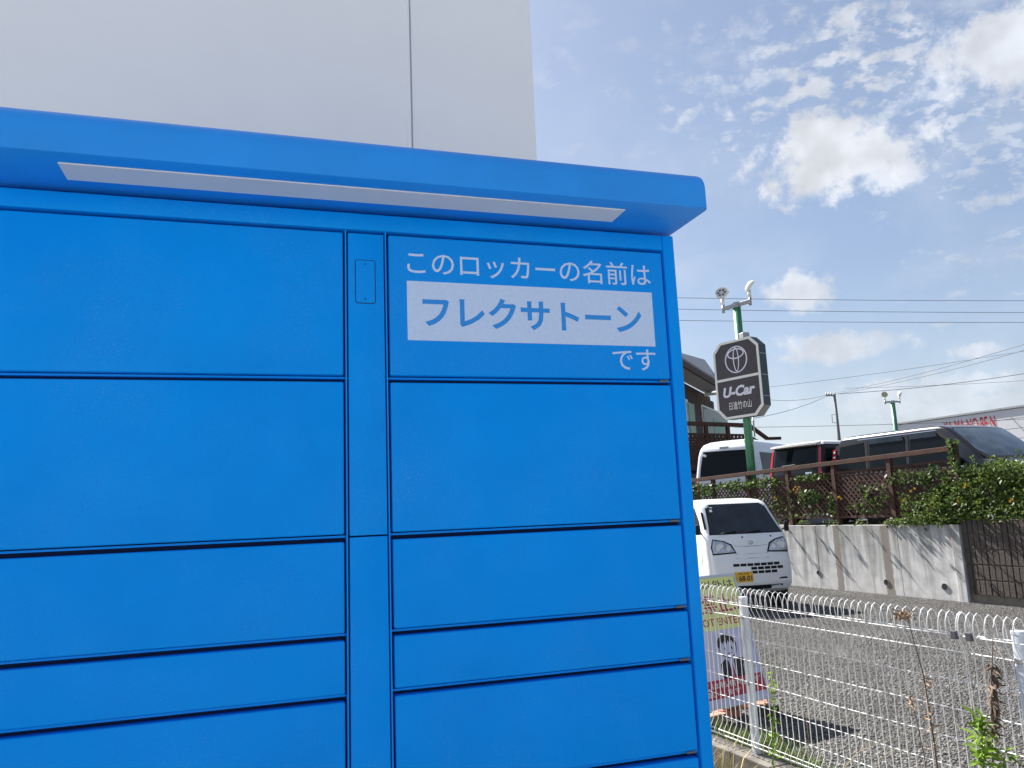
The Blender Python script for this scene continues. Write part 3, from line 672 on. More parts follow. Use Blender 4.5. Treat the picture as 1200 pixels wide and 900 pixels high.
def flower(parent, p, r, face):
    b = MB(); f = Vector(face).normalized(); q = f.to_track_quat('Z', 'Y').to_matrix()
    for i in range(5):
        g_ = 2 * pi * i / 5
        pts = [Vector((0, 0, 0)), Vector((r * .6 * cos(g_ - .5), r * .6 * sin(g_ - .5), r * .25)), Vector((r * cos(g_), r * sin(g_), r * .15)), Vector((r * .6 * cos(g_ + .5), r * .6 * sin(g_ + .5), r * .25))]
        b.add([tuple(Vector(p) + q @ w) for w in pts], [(0, 1, 2, 3)])
    return b.build('flower', MT['petal'], parent)
def stems(parent, roots, tips, r, mt, name='stem'):
    for a, c in zip(roots, tips):
        a = np.array(a); c = np.array(c); m = (a + c) / 2 + rng.normal(size=3) * .05
        b = MB(); b.tube([a, m, c], [r, r * .8, r * .4], 5); b.build(name, mt, parent, smooth=True)
# big flowering bush right of the lattice
BU = thing('flowering_bush', 'dense green bush with yellow flowers at the end of the lattice fence', 'bush', yd(WN + .35, 8.4, 1.19), RZ)
o0 = np.array([WN + .35, 8.4, 1.19])
bl = [(12.15, 8.75, 1.75, .42, .62, .48, 2300), (12.2, 7.9, 1.70, .45, .75, .45, 2500), (12.2, 6.9, 1.6, .5, .8, .48, 2000), (12.0, 9.25, 1.55, .34, .45, .40, 1600),
      (11.95, 9.7, 1.48, .22, .40, .30, 900), (11.86, 9.55, 1.32, .17, .75, .13, 800), (12.15, 8.45, 2.02, .35, .42, .26, 1100), (11.82, 8.3, 1.40, .2, .9, .14, 700),
      (12.1, 9.15, 1.95, .25, .3, .25, 500), (11.8, 10.15, 1.27, .10, .45, .07, 300), (12.0, 10.2, 1.55, .12, .22, .28, 260), (12.3, 6.0, 1.7, .5, .8, .5, 1200)]
P = blob_points(bl) - o0
link('foliage', leaves_mesh('foliage', P, .062, MT['leaf'], .55, .55), BU)
rt = [np.array([12.2 + random.uniform(-.15, .15), random.uniform(6.3, 9.4), 1.19]) - o0 for _ in range(16)]
stems(BU, rt, [a + np.array([random.uniform(-.3, .1), random.uniform(-.3, .3), random.uniform(.5, .85)]) for a in rt], .014, MT['stem'])
shoots = [np.array([random.uniform(11.85, 12.3), random.uniform(7, 9.6), random.uniform(1.9, 2.2)]) - o0 for _ in range(26)]
sp_ = np.concatenate([np.linspace(a, a + np.array([random.uniform(-.2, .05), random.uniform(-.2, .2), random.uniform(.08, .22)]), 12) for a in shoots])
link('foliage', leaves_mesh('foliage', sp_, .055, MT['leaf'], .4, .5), BU)
for (n_, v_, z_) in ((11.74, 9.93, 1.82), (11.78, 9.88, 1.86), (11.76, 10.12, 1.66), (11.70, 8.85, 1.88), (11.68, 8.86, 1.84), (11.72, 8.12, 1.62), (11.7, 8.14, 1.59), (11.75, 9.05, 1.62)):
    flower(BU, np.array([n_, v_, z_]) - o0, .027, (-1, -.7, .5))
# shoots added over the concrete wall top to cast diagonal shadows down it
for (va, vb, reach) in ((9.35, 9.2, .30), (9.75, 9.6, .22), (10.15, 10.0, .26), (10.5, 10.45, .14), (11.2, 11.1, .16), (11.9, 11.8, .12), (12.6, 12.5, .20), (13.3, 13.2, .16), (14.0, 13.9, .22)):
    r0 = np.array([WN + .22, va, 1.24]); r1 = np.array([WN - reach * .5, (va + vb) / 2, 1.34]); r2 = np.array([WN - reach, vb, 1.24])
    b = MB(); b.tube([r0 - o0, r1 - o0, r2 - o0], [.006, .004, .002], 4); b.build('shadow_shoot', MT['stem'], BU, smooth=True)
    lp = along([r0, r1, r2], 26) + rng.normal(size=(26, 3)) * (.02, .035, .015)
    link('foliage', leaves_mesh('foliage', lp - o0, .06, MT['leaf'], .6, .55), BU)
# climbing vine over the lattice
VI = thing('climbing_vine', 'climbing vine with small yellow flowers covering the lattice fence behind the white truck', 'vine', yd(LN_, 13.0, 1.19), RZ)
o1 = np.array([LN_, 13.0, 1.19])
bl = [(LN_ - .06, 16.3, 2.10, .07, .9, .17, 430), (LN_ - .06, 14.9, 2.14, .07, .75, .12, 330), (LN_ - .05, 13.9, 2.16, .07, .6, .10, 220), (LN_ - .05, 12.5, 2.20, .06, .55, .08, 170),
      (LN_ - .05, 13.8, 1.75, .07, .9, .25, 150), (LN_ - .05, 12.6, 1.80, .05, .35, .18, 160), (LN_ - .05, 13.0, 1.5, .06, 1.0, .14, 80), (LN_ - .05, 12.0, 1.62, .05, .12, .25, 90),
      (LN_ - .05, 11.1, 1.55, .06, .5, .13, 80), (LN_ - .05, 10.9, 1.8, .06, .35, .2, 110), (LN_ - .05, 9.6, 2.0, .06, .3, .25, 200), (LN_ - .02, 9.2, 2.55, .08, .10, .10, 70), (LN_ - .06, 9.2, 2.3, .05, .08, .22, 70),
      (LN_ - .06, 10.2, 2.05, .05, .45, .14, 130), (LN_ - .05, 15.5, 1.7, .06, 1.4, .3, 220)]
P = blob_points(bl) - o1
link('foliage', leaves_mesh('foliage', P, .066, MT['ivy'], .2, .75), VI)
for k in range(9):
    v = random.uniform(9.6, 16.5) - 13; z = np.linspace(.05, random.uniform(.6, 1.0), 8)
    b = MB(); b.tube([(-.03 + random.uniform(-.015, .01), v + random.uniform(-.05, .05) + zz * .2, zz) for zz in z], .005, 4); b.build('stem', MT['stem'], VI, smooth=True)
for v_, z_ in ((13.55, 1.83), (13.5, 1.80), (11.72, 1.78), (11.68, 1.74), (11.75, 1.77)):
    flower(VI, np.array([LN_ - .12, v_, z_]) - o1, .027, (-1, -.7, .4))

# ================================================================== vehicles
class Car:
    def __init__(s, lv, bowf=.05, bowb=.04, r=.14):
        s.lv = np.array(lv, float); s.bf, s.bb, s.r = bowf, bowb, r        # z, half width, front y, back y
    def val(s, z): return [np.interp(z, s.lv[:, 0], s.lv[:, k]) for k in (1, 2, 3)]
    def body(s, name, mt, root, z0=None, z1=None, extra=26):
        zs = sorted(set(list(s.lv[:, 0]) + list(np.linspace(s.lv[0, 0], s.lv[-1, 0], extra))))
        zs = [z for z in zs if (z0 is None or z >= z0 - 1e-6) and (z1 is None or z <= z1 + 1e-6)]
        m = MB(); rings = []
        for z in zs:
            hw, yf, yb = s.val(z); r = min(s.r, hw * .6, (yb - yf) * .3); ring = []
            for i in range(9):
                x = -hw + r + (2 * hw - 2 * r) * i / 8; ring.append((x, yf + s.bf * (x / hw) ** 2, z))
            yfc = ring[-1][1]
            for i in range(1, 6):
                a = -pi / 2 + pi / 2 * i / 6; ring.append((hw - r + r * cos(a), yfc + r + r * sin(a), z))
            ybc = yb - s.bb
            for i in range(7): ring.append((hw, yfc + r + (ybc - r - yfc - r) * i / 6, z))
            for i in range(1, 6):
                a = pi / 2 * i / 6; ring.append((hw - r + r * cos(a), ybc - r + r * sin(a), z))
            for i in range(9):
                x = hw - r - (2 * hw - 2 * r) * i / 8; ring.append((x, yb - s.bb * (x / hw) ** 2, z))
            for i in range(1, 6):
                a = pi / 2 + pi / 2 * i / 6; ring.append((-hw + r + r * cos(a), ybc - r + r * sin(a), z))
            for i in range(7): ring.append((-hw, ybc - r - (ybc - r - yfc - r) * i / 6, z))
            for i in range(1, 6):
                a = pi + pi / 2 * i / 6; ring.append((-hw + r + r * cos(a), yfc + r + r * sin(a), z))
            rings.append(ring)
        n = len(rings[0]); m.v = [p for rg in rings for p in rg]
        m.f = [(k * n + i, k * n + (i + 1) % n, (k + 1) * n + (i + 1) % n, (k + 1) * n + i) for k in range(len(rings) - 1) for i in range(n)]
        m.f += [tuple(range(n)), tuple(range((len(rings) - 1) * n, len(rings) * n))]
        return m.build(name, mt, root, smooth='auto')
    def pt(s, face, u, z, off=0.0):
        def base(u, z):
            hw, yf, yb = s.val(z)
            if face == 'front': return np.array([u, yf + s.bf * (u / hw) ** 2, z])
            if face == 'back': return np.array([u, yb - s.bb * (u / hw) ** 2, z])
            return np.array([hw if face == 'right' else -hw, u, z])
        p = base(u, z); e = .01; a = base(u + e, z) - base(u - e, z); c = base(u, z + e) - base(u, z - e)
        n = np.cross(a, c); n /= np.linalg.norm(n)
        want = {'front': (0, -1, .01), 'back': (0, 1, .01), 'right': (1, 0, 0), 'left': (-1, 0, 0)}[face]
        if n @ np.array(want) < 0: n = -n
        return p + n * off
    def patch(s, face, poly, off, name, mt, parent, rings=5, dens=.12, skirt=.02):
        pts = []
        for i in range(len(poly)):
            a, c = np.array(poly[i], float), np.array(poly[(i + 1) % len(poly)], float); k = max(1, int(np.linalg.norm(c - a) / dens))
            pts += [a + (c - a) * j / k for j in range(k)]
        pts = np.array(pts); ce = pts.mean(0); n = len(pts); m = MB()
        m.v = [tuple(s.pt(face, p[0], p[1], -skirt)) for p in pts]
        for k in range(rings):
            f = 1 - k / rings; m.v += [tuple(s.pt(face, *(ce + (p - ce) * f), off)) for p in pts]
        m.v.append(tuple(s.pt(face, *ce, off)))
        for k in range(rings): m.f += [(k * n + i, k * n + (i + 1) % n, (k + 1) * n + (i + 1) % n, (k + 1) * n + i) for i in range(n)]
        m.f += [(rings * n + i, rings * n + (i + 1) % n, (rings + 1) * n) for i in range(n)]
        return m.build(name, mt, parent, smooth='auto')
def wheel(root, x, y, r=.28, w=.16, z0=0.0):
    sgn = 1 if x > 0 else -1; n = 28
    def lathe(prof, name, mt, par):
        b = MB(); k = len(prof); b.v = [(x + sgn * a, y + rr * cos(2 * pi * i / n), z0 + r + rr * sin(2 * pi * i / n)) for i in range(n) for a, rr in prof]
        b.f = [(i * k + j, i * k + j + 1, ((i + 1) % n) * k + j + 1, ((i + 1) % n) * k + j) for i in range(n) for j in range(k - 1)]
        return b.build(name, mt, par, smooth='auto')
    wh = lathe([(-w / 2, r * .6), (-w / 2, r * .93), (-w * .35, r), (w * .35, r), (w / 2, r * .93), (w / 2, r * .64)], 'wheel', MT['tyre'], root)
    lathe([(w * .42, r * .66), (w * .46, r * .60), (w * .30, r * .52), (w * .34, r * .18), (w * .44, r * .14), (w * .44, .002)], 'rim', MT['galv'], wh)

# --- white kei truck facing the camera
tp = at(926, 650, 12.8)
TR = thing('kei_truck', 'small white cab-over truck with yellow number plate parked beside the retaining wall', 'truck', (tp[0] - .63, tp[1] + .10, 0.0), -.11)
lv = [(.28, .66, .10, 1.45), (.33, .70, .03, 1.45), (.42, .725, .0, 1.45), (.60, .735, -.005, 1.45), (.78, .735, .01, 1.45), (.82, .735, .025, 1.45), (.98, .735, .05, 1.45), (1.14, .73, .085, 1.45), (1.22, .722, .13, 1.45),
      (1.30, .71, .19, 1.45), (1.68, .645, .47, 1.43), (1.745, .625, .54, 1.42), (1.79, .58, .64, 1.40), (1.815, .50, .80, 1.36), (1.825, .36, .95, 1.30)]
c = Car(lv, .07, .02, .13)
cab = c.body('cab', MT['white_paint'], TR)
ws = c.patch('front', [(-.635, 1.245), (.635, 1.245), (.60, 1.36), (.535, 1.66), (.46, 1.715), (-.46, 1.715), (-.535, 1.66), (-.60, 1.36)], .004, 'windscreen', MT['windscreen'], TR)
c.patch('front', [(-.655, 1.228), (.655, 1.228), (.615, 1.36), (.55, 1.675), (.47, 1.73), (-.47, 1.73), (-.55, 1.675), (-.615, 1.36)], .0015, 'screen_seal', MT['trim'], TR)
for sx in (-1, 1):
    hl = c.patch('front', [(sx * .30, .945), (sx * .655, .93), (sx * .665, 1.03), (sx * .625, 1.14), (sx * .47, 1.11), (sx * .36, 1.055)], .010, 'headlight', MT['lamp_clear'], TR, rings=4, dens=.05)
    c.patch('front', [(sx * .270, .925), (sx * .668, .905), (sx * .680, 1.035), (sx * .635, 1.160), (sx * .455, 1.128), (sx * .335, 1.070)], .005, 'bezel', MT['trim'], hl, rings=3, dens=.05)
    p = c.pt('front', sx * .54, 1.02, .004); b = MB(); b.add(*[[tuple(p + np.array([.075 * cos(a), -.012, .070 * sin(a)])) for a in np.linspace(0, 2 * pi, 17)[:-1]], [tuple(range(16))]]); b.build('reflector', MT['reflector'], hl)
    p = c.pt('front', sx * .40, 1.0, .004); b = MB(); b.add(*[[tuple(p + np.array([.045 * cos(a), -.012, .038 * sin(a)])) for a in np.linspace(0, 2 * pi, 13)[:-1]], [tuple(range(12))]]); b.build('reflector', MT['reflector'], hl)
# panel lines and lower intake
for poly in ([(-.30, 1.045), (-.10, 1.030), (.10, 1.030), (.30, 1.045), (.30, 1.038), (.10, 1.022), (-.10, 1.022), (-.30, 1.038)],):
    c.patch('front', poly, .001, 'panel_line', MT['galv'], TR, rings=1, dens=.05, skirt=.001)
for z in (.905, .835): c.patch('front', [(-.30, z), (.30, z), (.30, z + .008), (-.30, z + .008)], .001, 'panel_line', MT['galv'], TR, rings=1, skirt=.001)
for rz_, xs_ in ((.735, np.arange(-.36, .37, .12)), (.675, np.arange(-.06, .43, .12)), (.613, np.arange(-.06, .31, .12))):
    for x in xs_:
        c.patch('front', [(x, rz_ - .022), (x + .105, rz_ - .022), (x + .105, rz_ + .022), (x, rz_ + .022)], .0015, 'grille_slot', MT['trim'], TR, rings=1, skirt=.002)
c.patch('front', [(-.55, .44), (.55, .44), (.62, .46), (.62, .47), (-.62, .47), (-.62, .46)], .012, 'bumper_lip', MT['white_paint'], TR, rings=2, dens=.08)
c.patch('front', [(-.5, .325), (.5, .325), (.5, .405), (-.5, .405)], .002, 'lower_intake', MT['trim'], TR, rings=2)
c.patch('front', [(.42, .485), (.60, .485), (.58, .515), (.46, .51)], .002, 'fog_recess', MT['trim'], TR, rings=2, dens=.05)
# emblem, plate, wipers, washer jets
p0 = c.pt('front', 0, 1.085, .006)
b = MB()
for (a_, b_, dx) in ((.045, .033, 0),):
    el = [p0 + np.array([a_ * cos(g_), -.004, b_ * sin(g_)]) for g_ in np.linspace(0, 2 * pi, 25)]; b.tube(el, .0045, 5)
b.tube([p0 + (-.012, -.004, -.026), p0 + (-.012, -.004, .026)], .004, 5); b.tube([p0 + (-.012, -.004, .024), p0 + (.024, -.004, .004), p0 + (-.010, -.004, -.024)], .004, 5)
b.build('emblem', MT['chrome'], TR, smooth=True)
pc = c.pt('front', -.21, .545, .012)
b = MB(); b.box(pc[0] - .165, pc[0] + .165, pc[1] - .004, pc[1] + .008, pc[2] - .083, pc[2] + .083); pl = b.build('number_plate', MT['plate_y'], TR, bevel=.003)
fp = lambda u, v, d: (pc[0] + u, pc[1] - .0055, pc[2] + v)
text_mesh('plate_digits', '68-01', -.085, .145, -.062, fp, MT['sign_ink'], pl, height=.085, bold=.03, world=False)
text_mesh('plate_heading', '尾張小牧 480', -.09, .09, .040, fp, MT['sign_ink'], pl, height=.03, bold=.01, world=False)
text_mesh('plate_kana', 'い', -.145, -.108, -.035, fp, MT['sign_ink'], pl, height=.035, bold=.01, world=False)
for x0, x1_ in ((-.47, -.20), (-.02, .24)):
    b = MB(); b.tube([c.pt('front', x0, 1.232, .02), c.pt('front', (x0 + x1_) / 2, 1.25, .022), c.pt('front', x1_, 1.262, .02)], .009, 5); b.build('wiper', MT['trim'], TR, smooth=True)
for x in (-.12, .40): b = MB(); q = c.pt('front', x, 1.175, .0); b.box(q[0] - .012, q[0] + .012, q[1] - .012, q[1] + .01, q[2] - .012, q[2] + .012); b.build('washer_jet', MT['trim'], TR, bevel=.004)
c.patch('front', [(-.50, 1.60), (-.455, 1.60), (-.45, 1.64), (-.495, 1.64)], .006, 'windscreen_sticker', MT['signwhite'], TR, rings=1)
# side glass, doors, mirror
for f, sx in (('left', -1), ('right', 1)):
    c.patch(f, [(.36, 1.24), (1.22, 1.22), (1.22, 1.66), (.72, 1.67), (.50, 1.46)], .003, 'side_window', MT['glass'], TR)
    c.patch(f, [(.36, .52), (.372, .52), (.372, 1.2), (.36, 1.2)], .001, 'door_line', MT['trim'], TR, rings=1, skirt=.001)
    b = MB(); q = c.pt(f, .30, 1.30, .10); b.box(q[0] - .04, q[0] + .04, q[1] - .02, q[1] + .03, q[2] - .08, q[2] + .09); mr_ = b.build('door_mirror', MT['trim'], TR, bevel=.02, smooth='auto')
    b = MB(); b.tube([c.pt(f, .36, 1.24, -.01), q], .013, 6); b.build('mirror_arm', MT['trim'], mr_)
c.patch('front', [(-.695, 1.33), (-.665, 1.33), (-.62, 1.60), (-.65, 1.60)], .004, 'pillar_vent', MT['trim'], TR, rings=1)
for x in (-.62, .62):
    for y in (.50, 2.45): wheel(TR, x, y, .27, .15)
b = MB(); b.box(-.70, .70, 1.50, 3.30, .62, .68)
bed = b.build('cargo_bed', MT['white_paint'], TR, bevel=.006)
for x0, x1_, y0, y1 in ((-.715, -.69, 1.5, 3.3), (.69, .715, 1.5, 3.3), (-.69, .69, 3.275, 3.3), (-.69, .69, 1.5, 1.525)):
    b = MB(); b.box(x0, x1_, y0, y1, .683, .96); b.build('side_gate', MT['white_paint'], bed, bevel=.005)
b = MB(); b.box(-.35, .35, 1.2, 3.2, .36, .61); b.build('chassis', MT['trim'], TR, bevel=.01)

GZ = 1.19
# --- tall white van, rear to the camera
a_ = at(812, 545, 21.0); c_ = at(886, 545, 19.9)
dv = c_[:2] - a_[:2]; wv = np.linalg.norm(dv); rz_v = math.atan2(dv[1], dv[0]); hw0 = wv / 2
mid_ = (a_ + c_) / 2
VN_ = thing('white_van', 'tall plain white van with dark rear window behind the green sign pole', 'van', (mid_[0], mid_[1], GZ), rz_v)
k = hw0 / .85
lv = [(.30, .80 * k, .10, 4.5), (.45, .84 * k, .02, 4.5), (.8, .85 * k, 0, 4.5), (1.18, .85 * k, .01, 4.5), (1.30, .845 * k, .025, 4.5), (1.85, .775 * k, .10, 4.3), (2.02, .735 * k, .15, 4.1), (2.14, .67 * k, .24, 3.9), (2.21, .56 * k, .40, 3.7), (2.25, .40 * k, .7, 3.4), (2.262, .2 * k, 1.0, 3.2)]
c = Car(lv, .05, .05, .12); c.body('body', MT['offwhite_paint'], VN_)
rw_ = c.patch('front', [(-.70 * k, 1.24), (.66 * k, 1.24), (.655 * k, 1.45), (.60 * k, 1.93), (-.60 * k, 1.95), (-.68 * k, 1.5)], .004, 'rear_window', MT['glass'], VN_)
b = MB(); q = c.pt('front', -.02, 2.03, .0); b.box(q[0] - .12, q[0] + .12, q[1] - .03, q[1] + .05, q[2] - .025, q[2] + .025); b.build('high_brake_lamp', MT['galv'], VN_, bevel=.01)
for y0, y1 in ((.45, 1.65), (1.75, 2.9), (3.0, 3.9)):
    c.patch('right', [(y0, 1.26), (y1, 1.26), (y1 - (.25 if y1 > 3.5 else 0), 1.86), (y0 + .05, 1.86)], .004, 'side_window', MT['glass'], VN_)
c.patch('right', [(.30, .5), (.312, .5), (.36, 1.95), (.348, 1.95)], .001, 'door_line', MT['trim'], VN_, rings=1, skirt=.001)
for sx in (-1, 1): c.patch('front', [(sx * .72 * k, .70), (sx * .83 * k, .70), (sx * .83 * k, 1.15), (sx * .74 * k, 1.15)], .006, 'tail_lamp', MT['tail_red'], VN_)
c.patch('front', [(-.2, .62), (.2, .62), (.2, .80), (-.2, .80)], .006, 'number_plate', MT['signwhite'], VN_)
for x in (-.75 * k, .75 * k):
    for y in (.95, 3.5): wheel(VN_, x, y, .31, .18)

# --- small wagon with pale roof and tall red tail lamps
a_ = at(896, 530, 18.5); c_ = at(961, 530, 17.1)
dv = c_[:2] - a_[:2]; wv = np.linalg.norm(dv); rz_v = math.atan2(dv[1], dv[0]); mid_ = (a_ + c_) / 2; k = wv / 2 / .74
WG = thing('small_wagon', 'dark small wagon with pale roof spoiler and tall red tail lamps', 'car', (mid_[0], mid_[1], GZ), rz_v)
lv = [(.25, .70 * k, .10, 3.4), (.38, .735 * k, .02, 3.4), (.8, .74 * k, 0, 3.4), (1.15, .735 * k, .01, 3.3), (1.30, .725 * k, .03, 3.2), (1.70, .67 * k, .11, 2.6), (1.78, .65 * k, .14, 2.4), (1.84, .60 * k, .22, 2.2), (1.875, .50 * k, .36, 2.0), (1.89, .3 * k, .6, 1.8)]
c = Car(lv, .05, .1, .10); bd = c.body('body', MT['wagon_paint'], WG, None, 1.775)
c.body('roof', MT['pearl'], WG, 1.775, None)
b = MB(); q = []
for x in np.linspace(-.62 * k, .62 * k, 11):
    y = .14 + .05 * (x / .6) ** 2
    q += [(x, y + .03, 1.845), (x, y - .14, 1.815), (x, y - .145, 1.775), (x, y + .0, 1.755)]
b.v = q; b.f = [(i * 4 + j, i * 4 + (j + 1) % 4, (i + 1) * 4 + (j + 1) % 4, (i + 1) * 4 + j) for i in range(10) for j in range(4)] + [(0, 1, 2, 3), (40, 41, 42, 43)]
b.build('spoiler', MT['pearl'], WG, smooth='auto')
c.patch('front', [(-.56 * k, 1.30), (.56 * k, 1.30), (.54 * k, 1.74), (-.54 * k, 1.74)], .004, 'rear_window', MT['glass'], WG)
for sx in (-1, 1): c.patch('front', [(sx * .625 * k, .95), (sx * .705 * k, .95), (sx * .66 * k, 1.60), (sx * .64 * k, 1.72), (sx * .595 * k, 1.72), (sx * .61 * k, 1.55)], .010, 'tail_lamp', MT['tail_red'], WG, dens=.06)
for y0, y1 in ((.22, .80), (.88, 1.65), (1.73, 2.35)):
    c.patch('right', [(y0, 1.20), (y1, 1.18), (y1 - .06, 1.70), (y0 + .04, 1.70)], .004, 'side_window', MT['glass'], WG)
c.patch('front', [(.30 * k, 1.12), (.46 * k, 1.12), (.46 * k, 1.17), (.30 * k, 1.17)], .004, 'badge', MT['chrome'], WG, rings=1)
c.patch('front', [(-.17, .70), (.17, .70), (.17, .87), (-.17, .87)], .006, 'number_plate', MT['plate_y'], WG)
b = MB(); b.tube([c.pt('front', -.35, 1.345, .012), c.pt('front', .05, 1.36, .015)], .008, 5); b.build('wiper', MT['trim'], WG)
for x in (-.64 * k, .64 * k):
    for y in (.6, 2.8): wheel(WG, x, y, .27, .15)

# --- dark minivan, nose towards the right, its side to the fence
MV = thing('minivan', 'dark plum minivan with big windscreen parked behind the bush and lattice fence', 'car', (13.27, 9.90, GZ), R_(6.5))
lv = [(.20, .78, .14, 4.60), (.32, .835, .03, 4.68), (.6, .845, .0, 4.70), (.82, .845, .05, 4.70), (.96, .845, .16, 4.68), (1.03, .842, .42, 4.67), (1.09, .838, .80, 4.66), (1.12, .834, 1.02, 4.65),
      (1.30, .815, 1.20, 4.62), (1.50, .795, 1.42, 4.58), (1.66, .780, 1.61, 4.52), (1.74, .768, 1.72, 4.48), (1.785, .745, 1.84, 4.40), (1.815, .69, 2.02, 4.25), (1.835, .52, 2.4, 4.05), (1.845, .25, 2.8, 3.8)]
lv = [(z * 1.035, h_ * 1.09, *q_) for z, h_, *q_ in lv]
c = Car(lv, .10, .05, .10); c.body('body', MT['mpv_paint'], MV, extra=40)
ws = c.patch('front', [(-.82, 1.16), (.82, 1.16), (.80, 1.38), (.735, 1.75), (.68, 1.785), (-.68, 1.785), (-.735, 1.75), (-.80, 1.38)], .004, 'windscreen', MT['mpv_screen'], MV)
c.patch('front', [(-.85, 1.147), (.85, 1.147), (.82, 1.38), (.755, 1.76), (.69, 1.80), (-.69, 1.80), (-.755, 1.76), (-.82, 1.38)], .0015, 'screen_seal', MT['trim'], MV)
for f in ('left', 'right'):
    c.patch(f, [(1.42, 1.05), (4.62, 1.07), (4.50, 1.70), (3.4, 1.76), (2.06, 1.765), (1.86, 1.70)], .0015, 'window_surround', MT['trim'], MV)
    c.patch(f, [(3.72, 1.12), (4.47, 1.20), (4.38, 1.66), (3.74, 1.71)], .005, 'quarter_window', MT['glass'], MV)
    c.patch(f, [(2.72, 1.10), (3.60, 1.11), (3.60, 1.71), (2.74, 1.725)], .005, 'side_window', MT['glass'], MV)
    c.patch(f, [(1.72, 1.09), (2.62, 1.10), (2.62, 1.725), (2.04, 1.72), (1.86, 1.60)], .005, 'side_window', MT['glass'], MV)
    c.patch(f, [(1.36, 1.085), (1.66, 1.09), (1.84, 1.42)], .004, 'corner_window', MT['glass'], MV)
    c.patch(f, [(3.635, 1.11), (3.69, 1.11), (3.70, 1.73), (3.645, 1.73)], .006, 'pillar', MT['mpv_paint'], MV, rings=2)
    c.patch(f, [(2.64, 1.10), (2.70, 1.10), (2.715, 1.74), (2.655, 1.74)], .006, 'pillar', MT['mpv_paint'], MV, rings=2)
    for y0, y1 in ((2.74, 3.62), (1.98, 2.62)):
        c.patch(f, [(y0, 1.655), (y1, 1.65), (y1, 1.735), (y0 + .05, 1.74)], .024, 'rain_visor', MT['wvisor'] if 'wvisor' in MT else MT['windscreen'], MV, rings=2)
    c.patch(f, [(2.0, 1.765), (3.9, 1.765), (3.9, 1.778), (2.05, 1.778)], .006, 'roof_trim', MT['chrome'], MV, rings=1)
    c.patch(f, [(1.45, 1.045), (4.6, 1.055), (4.6, 1.07), (1.45, 1.06)], .006, 'belt_trim', MT['chrome'], MV, rings=1)
    q = c.pt(f, 1.62, 1.16, .10); sx = 1 if f == 'right' else -1
    b = MB(); b.box(q[0] - .09, q[0] + .09, q[1] - .06, q[1] + .06, q[2] - .075, q[2] + .075); mr_ = b.build('door_mirror', MT['mpv_paint'], MV, bevel=.03, smooth='auto', seg=3)
    b = MB(); b.box(q[0] - .075, q[0] + .075, q[1] + .0605, q[1] + .064, q[2] - .055, q[2] + .055); b.build('mirror_glass', MT['chrome'], mr_)
    for y in (2.66, 3.68): c.patch(f, [(y, .45), (y + .012, .45), (y + .012, 1.04), (y, 1.04)], .001, 'door_line', MT['trim'], MV, rings=1, skirt=.001)
    b = MB(); q = c.pt(f, 2.55, .98, .02); b.box(q[0] - .02, q[0] + .02, q[1] - .10, q[1] + .10, q[2] - .018, q[2] + .018); b.build('door_handle', MT['chrome'], MV, bevel=.008)
    tl = c.patch(f, [(4.50, 1.0), (4.66, 1.0), (4.585, 1.62), (4.50, 1.62)], .012, 'tail_lamp', MT['tail_red'], MV, dens=.08)
    for z in (1.15, 1.25, 1.35, 1.45, 1.55):
        q = c.pt(f, 4.54, z, .015); b = MB(); b.box(q[0] - .012, q[0] + .012, q[1] - .03, q[1] + .03, q[2] - .02, q[2] + .02); b.build('lamp_segment', MT['signwhite'], tl, bevel=.006)
c.patch('back', [(-.64, 1.12), (.64, 1.12), (.60, 1.62), (-.60, 1.62)], .004, 'rear_window', MT['glass'], MV)
for sx in (-1, 1):
    c.patch('front', [(sx * .42, .74), (sx * .76, .78), (sx * .76, .92), (sx * .60, .93), (sx * .42, .86)], .008, 'headlight', MT['lamp_clear'], MV)
c.patch('front', [(-.38, .5), (.38, .5), (.40, .86), (-.40, .86)], .004, 'grille', MT['trim'], MV)
for x in (-.74, .74):
    for y in (.85, 3.7): wheel(MV, x, y, .31, .18)

